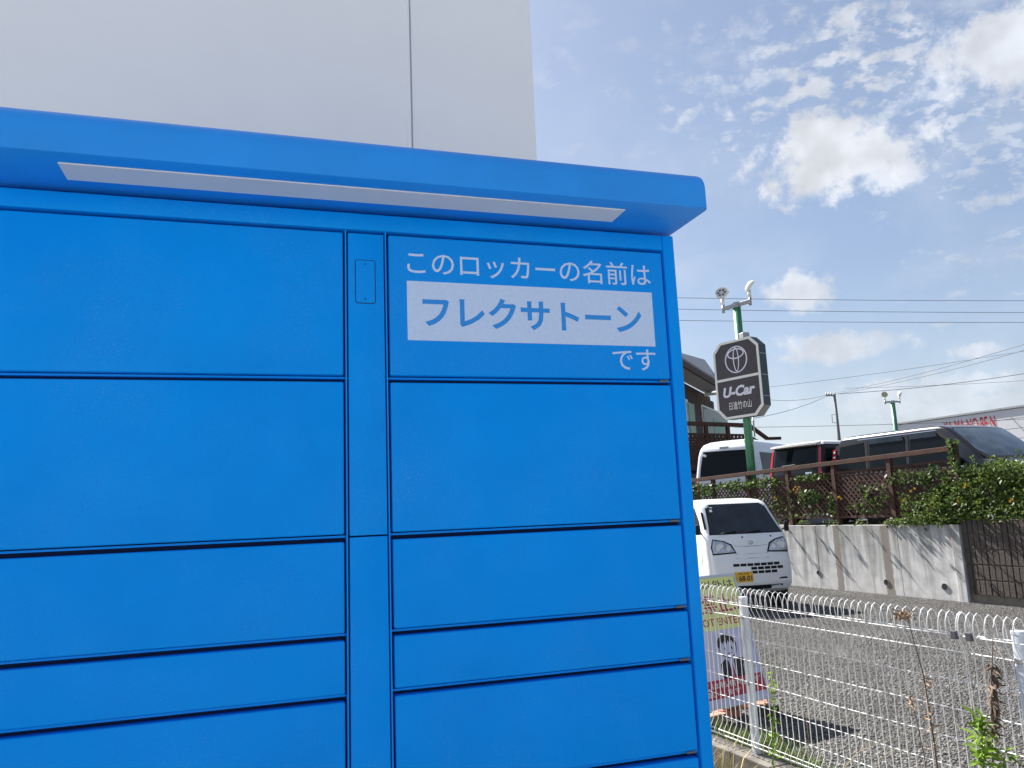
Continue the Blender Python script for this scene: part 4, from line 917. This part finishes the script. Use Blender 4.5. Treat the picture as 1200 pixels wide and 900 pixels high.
# ================================================================== lit sign pole and floodlights
def lamp_head(parent, base, face, white, r=.16):
    """round floodlight on a stub: base point, facing direction"""
    base = np.array(base, float); f = np.array(face, float); f /= np.linalg.norm(f)
    top = base + np.array([0, 0, .34])
    b = MB(); b.tube([base + (0, 0, -.10), base + (0, 0, .10)], .036, 10); h = b.build('lamp_stub', MT['galv'], parent, True, True)
    b = MB(); b.tube([base + (0, 0, .095), base + (0, 0, .26)], .042, 10); b.build('lamp_neck', MT['signwhite'], h, True, True)
    c = top + f * .05 + np.array([0, 0, .04])
    b = MB(); q = Vector(f).to_track_quat('Z', 'Y').to_matrix(); n = 20; vs = []
    pr = [(-.10, .05), (-.09, .10), (-.03, r * .95), (.0, r), (.022, r), (.022, r * .9), (.012, r * .86)]
    for d, rr in pr:
        for i in range(n): vs.append(tuple(Vector(c) + q @ Vector((rr * cos(2 * pi * i / n), rr * sin(2 * pi * i / n), d))))
    fs = [(k * n + i, k * n + (i + 1) % n, (k + 1) * n + (i + 1) % n, (k + 1) * n + i) for k in range(len(pr) - 1) for i in range(n)] + [tuple(reversed(range(n)))]
    b.add(vs, fs); hd = b.build('lamp_head', MT['signwhite'], parent, True, 'auto')
    b = MB(); b.add(vs[-n:], [tuple(range(n))]); b.build('lens', MT['lens'] if white else MT['lens_amber'], hd, True)
    for a in np.linspace(0, 2 * pi, 7)[:-1]:
        p = Vector(c) + q @ Vector((r * .5 * cos(a), r * .5 * sin(a), .016)); pp = np.array(p)
        b = MB(); b.add([tuple(Vector(pp) + q @ Vector((.026 * cos(g), .026 * sin(g), .0))) for g in np.linspace(0, 2 * pi, 11)[:-1]], [tuple(range(10))]); b.build('diode_cell', MT['trim'], hd, True)
    b = MB(); b.tube([top + (0, 0, -.1), c + np.array(q @ Vector((r * .9, 0, -.05))), c + np.array(q @ Vector((r * 1.15, 0, .03)))], .008, 6); b.build('bracket', MT['galv'], hd, True, True)
MT['lens'] = mat('floodlight_lens', (.52, .52, .52), .2, var=.2, vscale=30)
MT['lens_amber'] = mat('floodlight_lens_amber', (.70, .60, .34), .2)
def flood_pole(root, top, along, half, r, zbase, faces, amber=False):
    top = np.array(top); al = np.array([along[0], along[1], 0.0]); al /= np.linalg.norm(al)
    b = MB(); b.tube([(top[0], top[1], zbase), (top[0], top[1], top[2])], r, 20); p = b.build('pole', MT['green_pole'], root, True, True)
    b = MB(); b.tube([(top[0], top[1], top[2] - .02), (top[0], top[1], top[2] + .11)], r * 1.04, 20); b.build('pole_cap', MT['galv'], p, True, 'auto')
    b = MB(); b.beam(top + (0, 0, .05) - al * half, top + (0, 0, .05) + al * half, .07, .09); b.build('crossarm', MT['galv'], root, True, bevel=.008)
    for s, f in zip((-1, 1), faces): lamp_head(root, top + al * half * s + (0, 0, .05), f, not (amber and s < 0))
    return p
pt_ = at(863, 352, 18.5); pb_ = at(880, 548, 18.5)
PX = np.array([(pt_[0] + pb_[0]) / 2, (pt_[1] + pb_[1]) / 2])
es = np.array([.316, -.949]); ns = np.array([-.949, -.316])
PS = thing('pole_sign', 'dark octagonal dealer sign on a green pole topped with two floodlights', 'sign', (PX[0], PX[1], GZ))
flood_pole(PS, (PX[0], PX[1], pt_[2] - .08), es, .40, .095, GZ, [(-.55, -.6, .35), (.75, -.35, -.55)])
b = MB(); b.tube([(PX[0], PX[1], 3.15), (PX[0], PX[1], 3.2)], .11, 20); b.build('pole_collar', MT['green_pole'], PS, True, 'auto')
HW, HH, ZC = .66, .935, at(871, 444, 18.5)[2]
sc0 = PX + ns * .10
def sf(u, v, d):
    p = sc0 + es * u + ns * (d + .10); return (p[0], p[1], ZC + v)
def octa(hw, hh, c): return [(-hw + c, -hh), (hw - c, -hh), (hw, -hh + c), (hw, hh - c), (hw - c, hh), (-hw + c, hh), (-hw, hh - c), (-hw, -hh + c)]
b = MB(); b.prism(octa(HW, HH, .22), sf, -.27, 0); SB = b.build('sign_case', MT['signside'], PS, True, bevel=.01)
for z in (-.5, 0, .5):
    b = MB(); b.prism([(HW, z - .008), (HW + .008, z - .008), (HW + .008, z + .008), (HW, z + .008)], sf, -.25, -.02); b.build('case_rib', MT['galv'], SB, True)
out, inn = octa(HW, HH, .22), octa(HW - .055, HH - .055, .20)
b = MB(); n = 8
b.v = [sf(*p, .001) for p in out] + [sf(*p, .022) for p in out] + [sf(*p, .022) for p in inn] + [sf(*p, .004) for p in inn]
b.f = [(k * n + i, k * n + (i + 1) % n, (k + 1) * n + (i + 1) % n, (k + 1) * n + i) for k in range(3) for i in range(n)]
b.build('sign_frame', MT['signwhite'], SB, True)
b = MB(); b.prism([(-HW + .06, -.015), (HW - .06, -.015), (HW - .06, .045), (-HW + .06, .045)], sf, .004, .018); b.build('divider_bar', MT['signwhite'], SB, True)
b = MB(); b.prism(octa(HW - .05, HH - .05, .2), sf, .002, .006); b.build('sign_face', MT['signdark'], SB, True)
def band(cx, cy, a, bb, w, wy=None, n=48):
    m = MB(); wy = w if wy is None else wy
    for i in range(n):
        g = 2 * pi * i / n; m.v += [sf(cx + a * cos(g), cy + bb * sin(g), .009), sf(cx + (a - w) * cos(g), cy + (bb - wy) * sin(g), .009)]
    m.f = [(2 * i, 2 * i + 1, (2 * i + 3) % (2 * n), (2 * i + 2) % (2 * n)) for i in range(n)]
    return m
m = band(0, .46, .325, .325, .034, .028); m.build('emblem_ring', MT['signlilac'], SB, True)
m = band(0, .600, .245, .125, .036, .030); m.build('emblem_ring', MT['signlilac'], SB, True)
m = band(0, .462, .088, .292, .030, .024); m.build('emblem_ring', MT['signlilac'], SB, True)
text_mesh('sign_lettering', 'U-Car', -.46, .47, -.42, lambda u, v, d: sf(u, v, .009), MT['signlilac'], SB, height=.255, bold=.042, shear=.22)
text_mesh('sign_place_name', '日進竹の山', -.31, .33, -.725, lambda u, v, d: sf(u, v, .009), MT['signwhite'], SB, height=.19, bold=.004)
b = MB(); p = sf(.18, HH + .05, -.15); b.box(p[0] - .09, p[0] + .09, p[1] - .09, p[1] + .09, p[2] - .06, p[2] + .10); b.build('junction_box', MT['galv'], PS, True, bevel=.015)
b = MB(); b.tube([(PX[0] + .16, PX[1] - .02, ZC - HH + .02), (PX[0] + .16, PX[1] - .02, ZC - HH - .45)], .018, 8); b.build('conduit', MT['galv'], PS, True, True)
q = at(1046, 472, 40)
FP = thing('floodlight_pole', 'distant green pole with two round floodlights above the minivan', 'light pole', (q[0], q[1], GZ))
flood_pole(FP, q, (.8, -.35), .36, .11, GZ, [(-.5, -.8, .15), (.85, -.3, -.3)], True)

# ================================================================== timber shop with deck
E0, E1 = at(790, 414, 25.4), at(844.5, 448.5, 31.0); R1 = at(826, 421.5, 33.2); R0 = at(772, 417, 32.0)
E0 = E0 - (E1 - E0) * .12
ev = (E1 - E0); ev[2] = 0; ev /= np.linalg.norm(ev); iv = np.array([-ev[1], ev[0], 0])
R0 = E0 + iv * 2.6 + np.array([0, 0, .55])
SHP = thing('timber_shop', 'dark brown timber shop with grey metal roof behind the dealer sign', 'building', (E1[0], E1[1], GZ))
b = MB(); dn = np.array([0, 0, -.16])
b.add([E0, E1, R1, R0, E0 + dn, E1 + dn, R1 + dn, R0 + dn], [(0, 1, 2, 3), (7, 6, 5, 4), (0, 4, 5, 1), (1, 5, 6, 2), (2, 6, 7, 3), (3, 7, 4, 0)])
RF = b.build('roof', MT['roofmetal'], SHP, True)
for i in range(1, 40):
    s = i / 40; a = E0 + (E1 - E0) * s; c_ = R0 + (R1 - R0) * s
    b = MB(); b.beam(a + (0, 0, .015) - (c_ - a) * .02, c_ + (0, 0, .015), .05, .04); b.build('roof_rib', MT['roofmetal'], RF, True)
b = MB(); b.beam(E0 + (0, 0, -.17), E1 + (0, 0, -.17), .08, .22); b.build('eave_board', MT['shopwood'], RF, True)
ev = (E1 - E0); ev[2] = 0; ev /= np.linalg.norm(ev); iv = np.array([-ev[1], ev[0], 0])
W0 = E0 + iv * 1.0 + ev * .25; W1 = E1 + iv * 1.0 + ev * 3.0; zt = min(E0[2], E1[2]) - .1
b = MB(); a, c_ = E0 + (0, 0, -.20), E1 + (0, 0, -.20)
b.add([a, c_, (W1 - ev * 1.2) * (1, 1, 0) + (0, 0, c_[2] + .05), W0 * (1, 1, 0) + (0, 0, a[2] + .05)], [(0, 1, 2, 3)]); b.build('soffit', MT['soffit'], SHP, True)
ln = np.linalg.norm((W1 - W0)[:2]); nb_ = int(ln / .21)
for i in range(nb_):
    p0 = W0 + ev * (i * .21 + .004); p1 = W0 + ev * (i * .21 + .206); zz = GZ
    s_ = (i * .21 + .25) / np.linalg.norm((E1 - E0)[:2]); top = E0[2] + (E1[2] - E0[2]) * s_ - .16
    if s_ > 1.30: top = at(868, 470, 34)[2]
    b = MB(); d_ = iv * (.0 if i % 2 else .012)
    b.add([(*(p0 + d_)[:2], zz), (*(p1 + d_)[:2], zz), (*(p1 + d_ + iv * .03)[:2], zz), (*(p0 + d_ + iv * .03)[:2], zz), (*(p0 + d_)[:2], top), (*(p1 + d_)[:2], top), (*(p1 + d_ + iv * .03)[:2], top), (*(p0 + d_ + iv * .03)[:2], top)],
          [(0, 3, 2, 1), (4, 5, 6, 7), (0, 1, 5, 4), (1, 2, 6, 5), (2, 3, 7, 6), (3, 0, 4, 7)])
    b.build('wall_board', MT['shopwood'], SHP, True)
# end wall and back so that the shop is closed
b = MB(); q0 = W0 + iv * .05; q1 = W1 + iv * .05 - ev * 3.4; bk = iv * 1.3
zb = E1[2] - .1
b.add([(*q0[:2], GZ), (*q1[:2], GZ), (*(q1 + bk)[:2], GZ), (*(q0 + bk)[:2], GZ), (*q0[:2], E0[2] - .18), (*q1[:2], zb - .08), (*(q1 + bk)[:2], zb), (*(q0 + bk)[:2], E0[2] - .12)],
      [(0, 3, 2, 1), (4, 5, 6, 7), (0, 1, 5, 4), (1, 2, 6, 5), (2, 3, 7, 6), (3, 0, 4, 7)]); b.build('core_wall', MT['shopwood'], SHP, True)
def onwall(px, py, back=0.0):
    d = ray(px, py); nn = iv; p0 = W0 - iv * back; t_ = ((p0 - CAM) @ nn) / (d @ nn); return CAM + d * t_
for (x0, y0, x1_, y1_, nm, mt, off) in [(826, 481, 852, 520, 'window_frame', 'signwhite', .03), (827.3, 482.5, 851, 520, 'pane', 'glass', .05), (829, 497, 832.5, 512, 'reflection_pane', 'pane_reflection', .06), (838, 493, 848, 512, 'reflection_pane', 'pane_reflection', .06), (803.5, 468, 806, 520, 'corner_post', 'signwhite', .03), (808, 473, 813.5, 520, 'pane', 'glass', .03), (810.5, 474, 812.5, 520, 'reflection_pane', 'pane_reflection', .04)]:  # green panes are painted reflections in the dark glass
    pts = [onwall(x0, y1_, off), onwall(x1_, y1_, off), onwall(x1_, y0, off), onwall(x0, y0, off)]
    u0 = min(p @ ev for p in pts[:1] + pts[3:]); u1 = max(p @ ev for p in pts[1:3]); z0 = pts[0][2]; z1 = (pts[2][2] + pts[3][2]) / 2
    o_ = pts[0] - ev * (pts[0] @ ev); f_ = lambda u, v, d: tuple((o_ + ev * u - iv * d)[:2]) + (v,)
    b = MB(); b.prism([(u0, z0), (u1, z0), (u1, z1), (u0, z1)], f_, -.04, 0); b.build(nm, MT[mt], SHP, True)
b = MB(); p = onwall(829, 445, .5); b.beam(p - iv * .5, p + iv * .6, .25, .3); b.build('beam_end', MT['shopwood'], SHP, True)
b = MB(); b.beam(onwall(832, 462, .4), onwall(848, 459, .4), .5, .12); b.build('porch_fascia', MT['signwhite'], SHP, True)
D0, D1 = at(800, 495, 25.0), at(877, 499.5, 26.5)
D1[2] = D0[2] = (D0[2] + D1[2]) / 2
RLG = thing('deck_railing', 'red-brown lattice deck railing in front of the timber shop', 'railing', (D0[0], D0[1], GZ))
dd_ = D1 - D0; dl = np.linalg.norm(dd_); dd_ /= dl
for s in np.linspace(0, dl, 4):
    p = D0 + dd_ * s; b = MB(); b.beam((p[0], p[1], GZ), (p[0], p[1], p[2] - .07), .11, .11, up=(0, 1, 0)); b.build('post', MT['wood'], RLG, True)
b = MB(); b.beam(D0, D1, .12, .13); b.build('handrail', MT['wood'], RLG, True)
b = MB(); b.beam(D0 - (0, 0, .34), D1 - (0, 0, .34), .07, .07); b.build('lattice_rail', MT['wood'], RLG, True)
lo, hi = D0[2] - 1.35, D0[2] - .38
for sgn in (1, -1):
    k = -(hi - lo)
    while k < dl:
        s0, s1 = max(0, -k), min(hi - lo, dl - k)
        if s1 - s0 > .1:
            f = (lambda s: D0 * (1, 1, 0) + dd_ * (k + s) + np.array([0, 0, lo + s])) if sgn == 1 else (lambda s: D0 * (1, 1, 0) + dd_ * (dl - k - s) + np.array([0, 0, lo + s]))
            nn = np.cross(dd_, [0, 0, 1.0]); b = MB(); b.beam(f(s0) + nn * .01 * sgn, f(s1) + nn * .01 * sgn, .085, .012, up=nn); b.build('slat', MT['wood'], RLG, True)
        k += .17
a = D1 + (0, 0, .02); c_ = at(899, 514, 26.5); b = MB(); b.beam(a, c_, .10, .12); b.build('stair_rail', MT['wood'], RLG, True)
e_ = at(915, 513.5, 26.2); b = MB(); b.beam(c_, e_, .10, .10); b.build('stair_rail', MT['wood'], RLG, True)
a2 = a - (0, 0, .38); b = MB(); b.beam(a2, c_ - (0, 0, .3), .07, .07); b.build('stair_rail', MT['wood'], RLG, True)
b = MB(); p = (D0 + D1) / 2 + iv * 2.2; b.beam((D0 + iv * 1.2) * (1, 1, 0) + (0, 0, lo - .1), (D1 + iv * 1.2) * (1, 1, 0) + (0, 0, lo - .1), 2.2, .12); b.build('deck_floor', MT['wood'], RLG, True)

# ================================================================== far warehouse, utility pole, cables
WH = thing('warehouse', 'long grey warehouse with red rooftop lettering beyond the minivan', 'building', yd(59.8, 45, GZ), RZ)
WT = 8.25 - GZ
b = MB(); b.box(.06, 26, -24, 6.4, 0, WT - .1); b.build('core_wall', MT['ware'], WH)
for i in range(9):
    b = MB(); b.box(0, .055, -24.1, 6.5, i * WT / 9, (i + 1) * WT / 9 - .05); b.build('siding_band', MT['ware'], WH)
b = MB(); b.box(-.12, 26.1, -24.2, 6.6, WT - .01, WT + .14); b.build('parapet_cap', MT['galv'], WH)
def onware(px, py):
    d = ray(px, py); nn = np.array([*VN, 0]); p0 = np.array(yd(59.7, 0)); p = CAM + d * ((p0 - CAM) @ nn) / (d @ nn); return p @ np.array([*VA, 0]) - 45, p[2] - GZ
va, _ = onware(1104, 492); vb, zb1 = onware(1166, 497); _, zt1 = onware(1166, 485.5)
text_mesh('roof_lettering', 'YA·MA·NO·BE·N', -va, -vb, zb1 - .35, lambda u, v, d: (-.02, -u, v), MT['red'], WH, height=zt1 - zb1 + .3, bold=.012, world=False)
q = at(977.5, 461.5, 70)
UP = thing('utility_pole', 'distant slim utility pole with a short crossarm near the horizon', 'utility pole', (q[0], q[1], GZ))
b = MB(); b.tube([(q[0], q[1], GZ), (q[0], q[1], q[2])], [.19, .12], 12); b.build('pole', MT['pole_grey'], UP, True, True)
al = np.array([-.955, .292, 0]); q = np.array(q)
b = MB(); b.beam(q + al * -.1 + (0, 0, -.15), q + al * .75 + (0, 0, -.15), .10, .10); b.build('crossarm', MT['pole_grey'], UP, True)
for s in (.25, .5, .72): b = MB(); b.tube([q + al * s + (0, 0, -.1), q + al * s + (0, 0, .12)], .055, 8); b.build('insulator', MT['galv'], UP, True, True)
b = MB(); b.tube([q + (0, 0, -1.85), q + al * .42 + (0, 0, -1.9), q + al * .42 + (0, 0, -2.6), q + (0, 0, -2.65)], .03, 6); b.build('riser_bracket', MT['pole_grey'], UP, True)
def cable(pts, sag, r, label):
    P = [np.array(p) for p in pts]; out = []
    for a, c_ in zip(P[:-1], P[1:]):
        for s in np.linspace(0, 1, 13)[:-1]: out.append(a + (c_ - a) * s - np.array([0, 0, sag * 4 * s * (1 - s)]))
    out.append(P[-1]); m0 = out[0].copy()
    b = MB(); b.tube([p - m0 for p in out], r, 5); o = b.build('power_line', MT['wire'], smooth=True); o.location = m0
    tag(o, label, 'cable', 'overhead power lines')
cable([at(560, 344, 33), at(1350, 352, 33)], .12, .011, 'topmost of the three level power lines crossing the sky above the dealer sign')
cable([at(560, 357, 33), at(1350, 366, 33)], .12, .011, 'middle of the three level power lines crossing the sky above the dealer sign')
cable([at(560, 371, 33), at(1350, 377, 33)], .12, .011, 'lowest of the three level power lines crossing the sky above the dealer sign')
cable([at(978, 460.5, 70), at(1330, 362, 40)], .35, .022, 'upper of two steep power lines rising right from the distant utility pole')
cable([at(978, 462, 70), at(1330, 371, 40)], .4, .022, 'lower of two steep power lines rising right from the distant utility pole')
cable([at(880, 464.5, 78), at(972, 462, 70), at(1330, 414, 58)], .5, .025, 'power line passing over the top of the distant utility pole')
cable([at(870, 492, 50), at(971, 463, 70)], .3, .018, 'power line climbing to the utility pole from behind the dealer sign')
cable([at(880, 456, 60), at(1330, 388, 60)], .3, .013, 'faint thin power line slanting above the utility pole')
cable([at(860, 501, 60), at(1330, 484, 60)], .2, .018, 'lowest power line running just above the parked car roofs')
cable([at(990, 455, 60), at(1330, 436, 60)], .2, .012, 'faint thin level power line right of the utility pole')

# ================================================================== weeds and grass
def stalk(name, pts, r, mt, label, cat='weed', group=None):
    pts = [np.array(p) for p in pts]; t = thing(name, label, cat, tuple(pts[0]), 0, group)
    b = MB(); b.tube([p - pts[0] for p in pts], list(np.linspace(r, r * .35, len(pts))), 5); b.build('stem', mt, t, smooth=True); return t
def base_of(px, py, D, z=-.16): p = at(px, py, D).copy(); p[2] = z; return p
pts = [base_of(1098, 900, 3.35), at(1096, 880, 3.35), at(1090, 840, 3.36), at(1082, 790, 3.36), at(1070, 748, 3.37), at(1061, 716, 3.38)]
t = stalk('dried_weed', pts, .0048, MT['dry'], 'tall thin dried weed with tan flower head at the fence top', group='weeds along the wire fence')
hp = np.array([at(1060, 721, 3.38)]) + rng.normal(size=(160, 3)) * (.022, .022, .010)
sh_ = link('seed_head', leaves_mesh('seed_head', hp - pts[0], .016, MT['dryhead'], .2, .4), t); sh_['kind'] = 'stuff'
lp = along(pts[1:4], 46) + rng.normal(size=(46, 3)) * .004
link('dry_leaves', leaves_mesh('dry_leaves', lp - pts[0], .026, MT['dryhead'], -.6, .3), t)
pts2 = [base_of(1090, 905, 3.35), at(1082, 880, 3.35), at(1072, 835, 3.35), at(1066, 815, 3.35)]
t = stalk('dried_weed', pts2, .003, MT['dry'], 'short dried weed left of the tall tan-headed one', group='weeds along the wire fence')
lp = along(pts2[2:], 30) + rng.normal(size=(30, 3)) * .006; link('dry_leaves', leaves_mesh('dry_leaves', lp - pts2[0], .024, MT['dryhead'], -.4, .3), t)
pts = [base_of(1163, 905, 3.0), at(1163, 890, 3.0), at(1162, 840, 3.0), at(1162, 790, 3.0), at(1164, 735, 3.0)]
t = stalk('dried_weed', pts, .0045, MT['dry'], 'upright brown dried weed with drooping seed pods near the right fence post', group='weeds along the wire fence')
lp = along([at(1163, 858, 3.0), at(1162, 776, 3.0)], 150) + rng.normal(size=(150, 3)) * (.005, .005, .004)
dr = np.tile(ROT @ np.array([.55, -.85, .1]), (150, 1)); link('seed_pods', leaves_mesh('seed_pods', lp - pts[0], .040, MT['dry'], 0, .22, dirs=dr), t)
pts = [base_of(1152, 905, 2.95), at(1152, 900, 2.95), at(1151, 870, 2.95), at(1149, 842, 2.95)]
t = stalk('green_weed', pts, .005, MT['weed'], 'bright yellow-green leafy weed in front of the right fence post', group='weeds along the wire fence')
lp = along(pts, 120) + rng.normal(size=(120, 3)) * .004; a = rng.uniform(0, 2 * pi, 120); dr = np.stack([np.cos(a), np.sin(a), rng.uniform(.1, .8, 120)], 1)
link('leaves', leaves_mesh('leaves', lp - pts[0], .062, MT['weed'], .6, .26, dirs=dr), t)
q = base_of(1175, 900, 2.9); pts = [q, at(1176, 900, 2.9), at(1178, 880, 2.9)]
t = stalk('green_weed', pts, .004, MT['weed'], 'low green weed at the lower right beside the seed-pod weed', group='weeds along the wire fence')
lp = along(pts, 40); a = rng.uniform(0, 2 * pi, 40); dr = np.stack([np.cos(a), np.sin(a), rng.uniform(0, .8, 40)], 1); link('leaves', leaves_mesh('leaves', lp - pts[0], .05, MT['weed'], .6, .26, dirs=dr), t)
pts = [base_of(906, 900, 4.5), at(906, 895, 4.5), at(905, 860, 4.5), at(907, 825, 4.5), at(904, 785, 4.5)]
t = stalk('yellow_weed', pts, .0045, MT['weed'], 'slender yellow-green weed climbing beside the left fence post', group='weeds along the wire fence')
lp = along(pts[1:], 70) + rng.normal(size=(70, 3)) * .012; link('leaves', leaves_mesh('leaves', lp - pts[0], .034, MT['weed'], .2, .45), t)
for i, (pp, lab) in enumerate([([(985, 905), (1005, 882), (1030, 869), (1062, 866)], 'long arched dry straw bending right above the kerb'), ([(1020, 905), (1030, 890), (1052, 876), (1075, 884)], 'short arched dry straw right of the longest one'),
                               ([(945, 842), (948, 828), (951, 812)], 'single pale straw standing among the gravel'), ([(870, 905), (872, 888), (884, 880)], 'dry straw leaning right in front of the kerb blocks'),
                               ([(855, 905), (850, 890), (842, 886)], 'short dry straw leaning left beside the locker edge'), ([(930, 905), (922, 880), (915, 862)], 'straight dry straw leaning left over the kerb')]):
    D = 4.3 if pp[0][0] > 900 else 4.6
    if i == 2: D = 5.2
    P_ = [at(x, y, D) for x, y in pp]; 
    P_ = [base_of(pp[0][0], pp[0][1], D, -.16 if i != 2 else 0.0)] + P_
    b = MB(); b.tube([p - P_[0] for p in P_], list(np.linspace(.0028, .0012, len(P_))), 5); o = b.build('dry_straw', MT['straw'], smooth=True); o.location = P_[0]; tag(o, lab, 'straw', 'dry straws along the kerb')
def grass(n, n0, n1, v0, v1, z, h, mt):
    un = rng.uniform(n0, n1, n); vv = rng.uniform(v0, v1, n)
    cl = np.sin(vv * 5.1) * np.sin(vv * 2.3 + 1) * .5 + .7; hh = h * rng.uniform(.4, 1.2, n) * np.clip(cl, .3, 1.2)
    P = np.stack([un * VN[0] + vv * VA[0], un * VN[1] + vv * VA[1], np.full(n, z)], 1)
    a = rng.uniform(0, 2 * pi, n); d = np.stack([np.cos(a), np.sin(a), np.zeros(n)], 1); s = np.stack([-np.sin(a), np.cos(a), np.zeros(n)], 1) * .0028
    up = np.array([0, 0, 1.0]); le = (hh * rng.uniform(.2, .9, n))[:, None]
    V = np.stack([P - s, P + s, P + up * hh[:, None] * .6 + d * le * .35 + s * .8, P + up * hh[:, None] * .6 + d * le * .35 - s * .8, P + up * hh[:, None] * .95 + d * le], 1)
    me = bpy.data.meshes.new('grass'); me.vertices.add(n * 5); me.vertices.foreach_set('co', V.reshape(-1))
    i = np.arange(n) * 5; lp = np.stack([i, i + 1, i + 2, i + 3, i + 3, i + 2, i + 4], 1).reshape(-1)
    me.loops.add(n * 7); me.loops.foreach_set('vertex_index', lp); me.polygons.add(n * 2)
    me.polygons.foreach_set('loop_start', np.stack([np.arange(n) * 7, np.arange(n) * 7 + 4], 1).reshape(-1)); me.update(); me.validate(); me.materials.append(mt); return me
o = link('grass', grass(5200, FN0 + .085, FN0 + .36, 2.2, 8.0, 0.0, .16, MT['grass'])); o['kind'] = 'stuff'; o['label'] = 'green grass tufts along the foot of the wire fence'; o['category'] = 'grass'
o = link('dry_grass', grass(2400, FN0 - .75, FN0 - .09, 1.5, 7.0, -.16, .34, MT['straw'])); o['kind'] = 'stuff'; o['label'] = 'dry yellow grass in front of the block kerb'; o['category'] = 'grass'
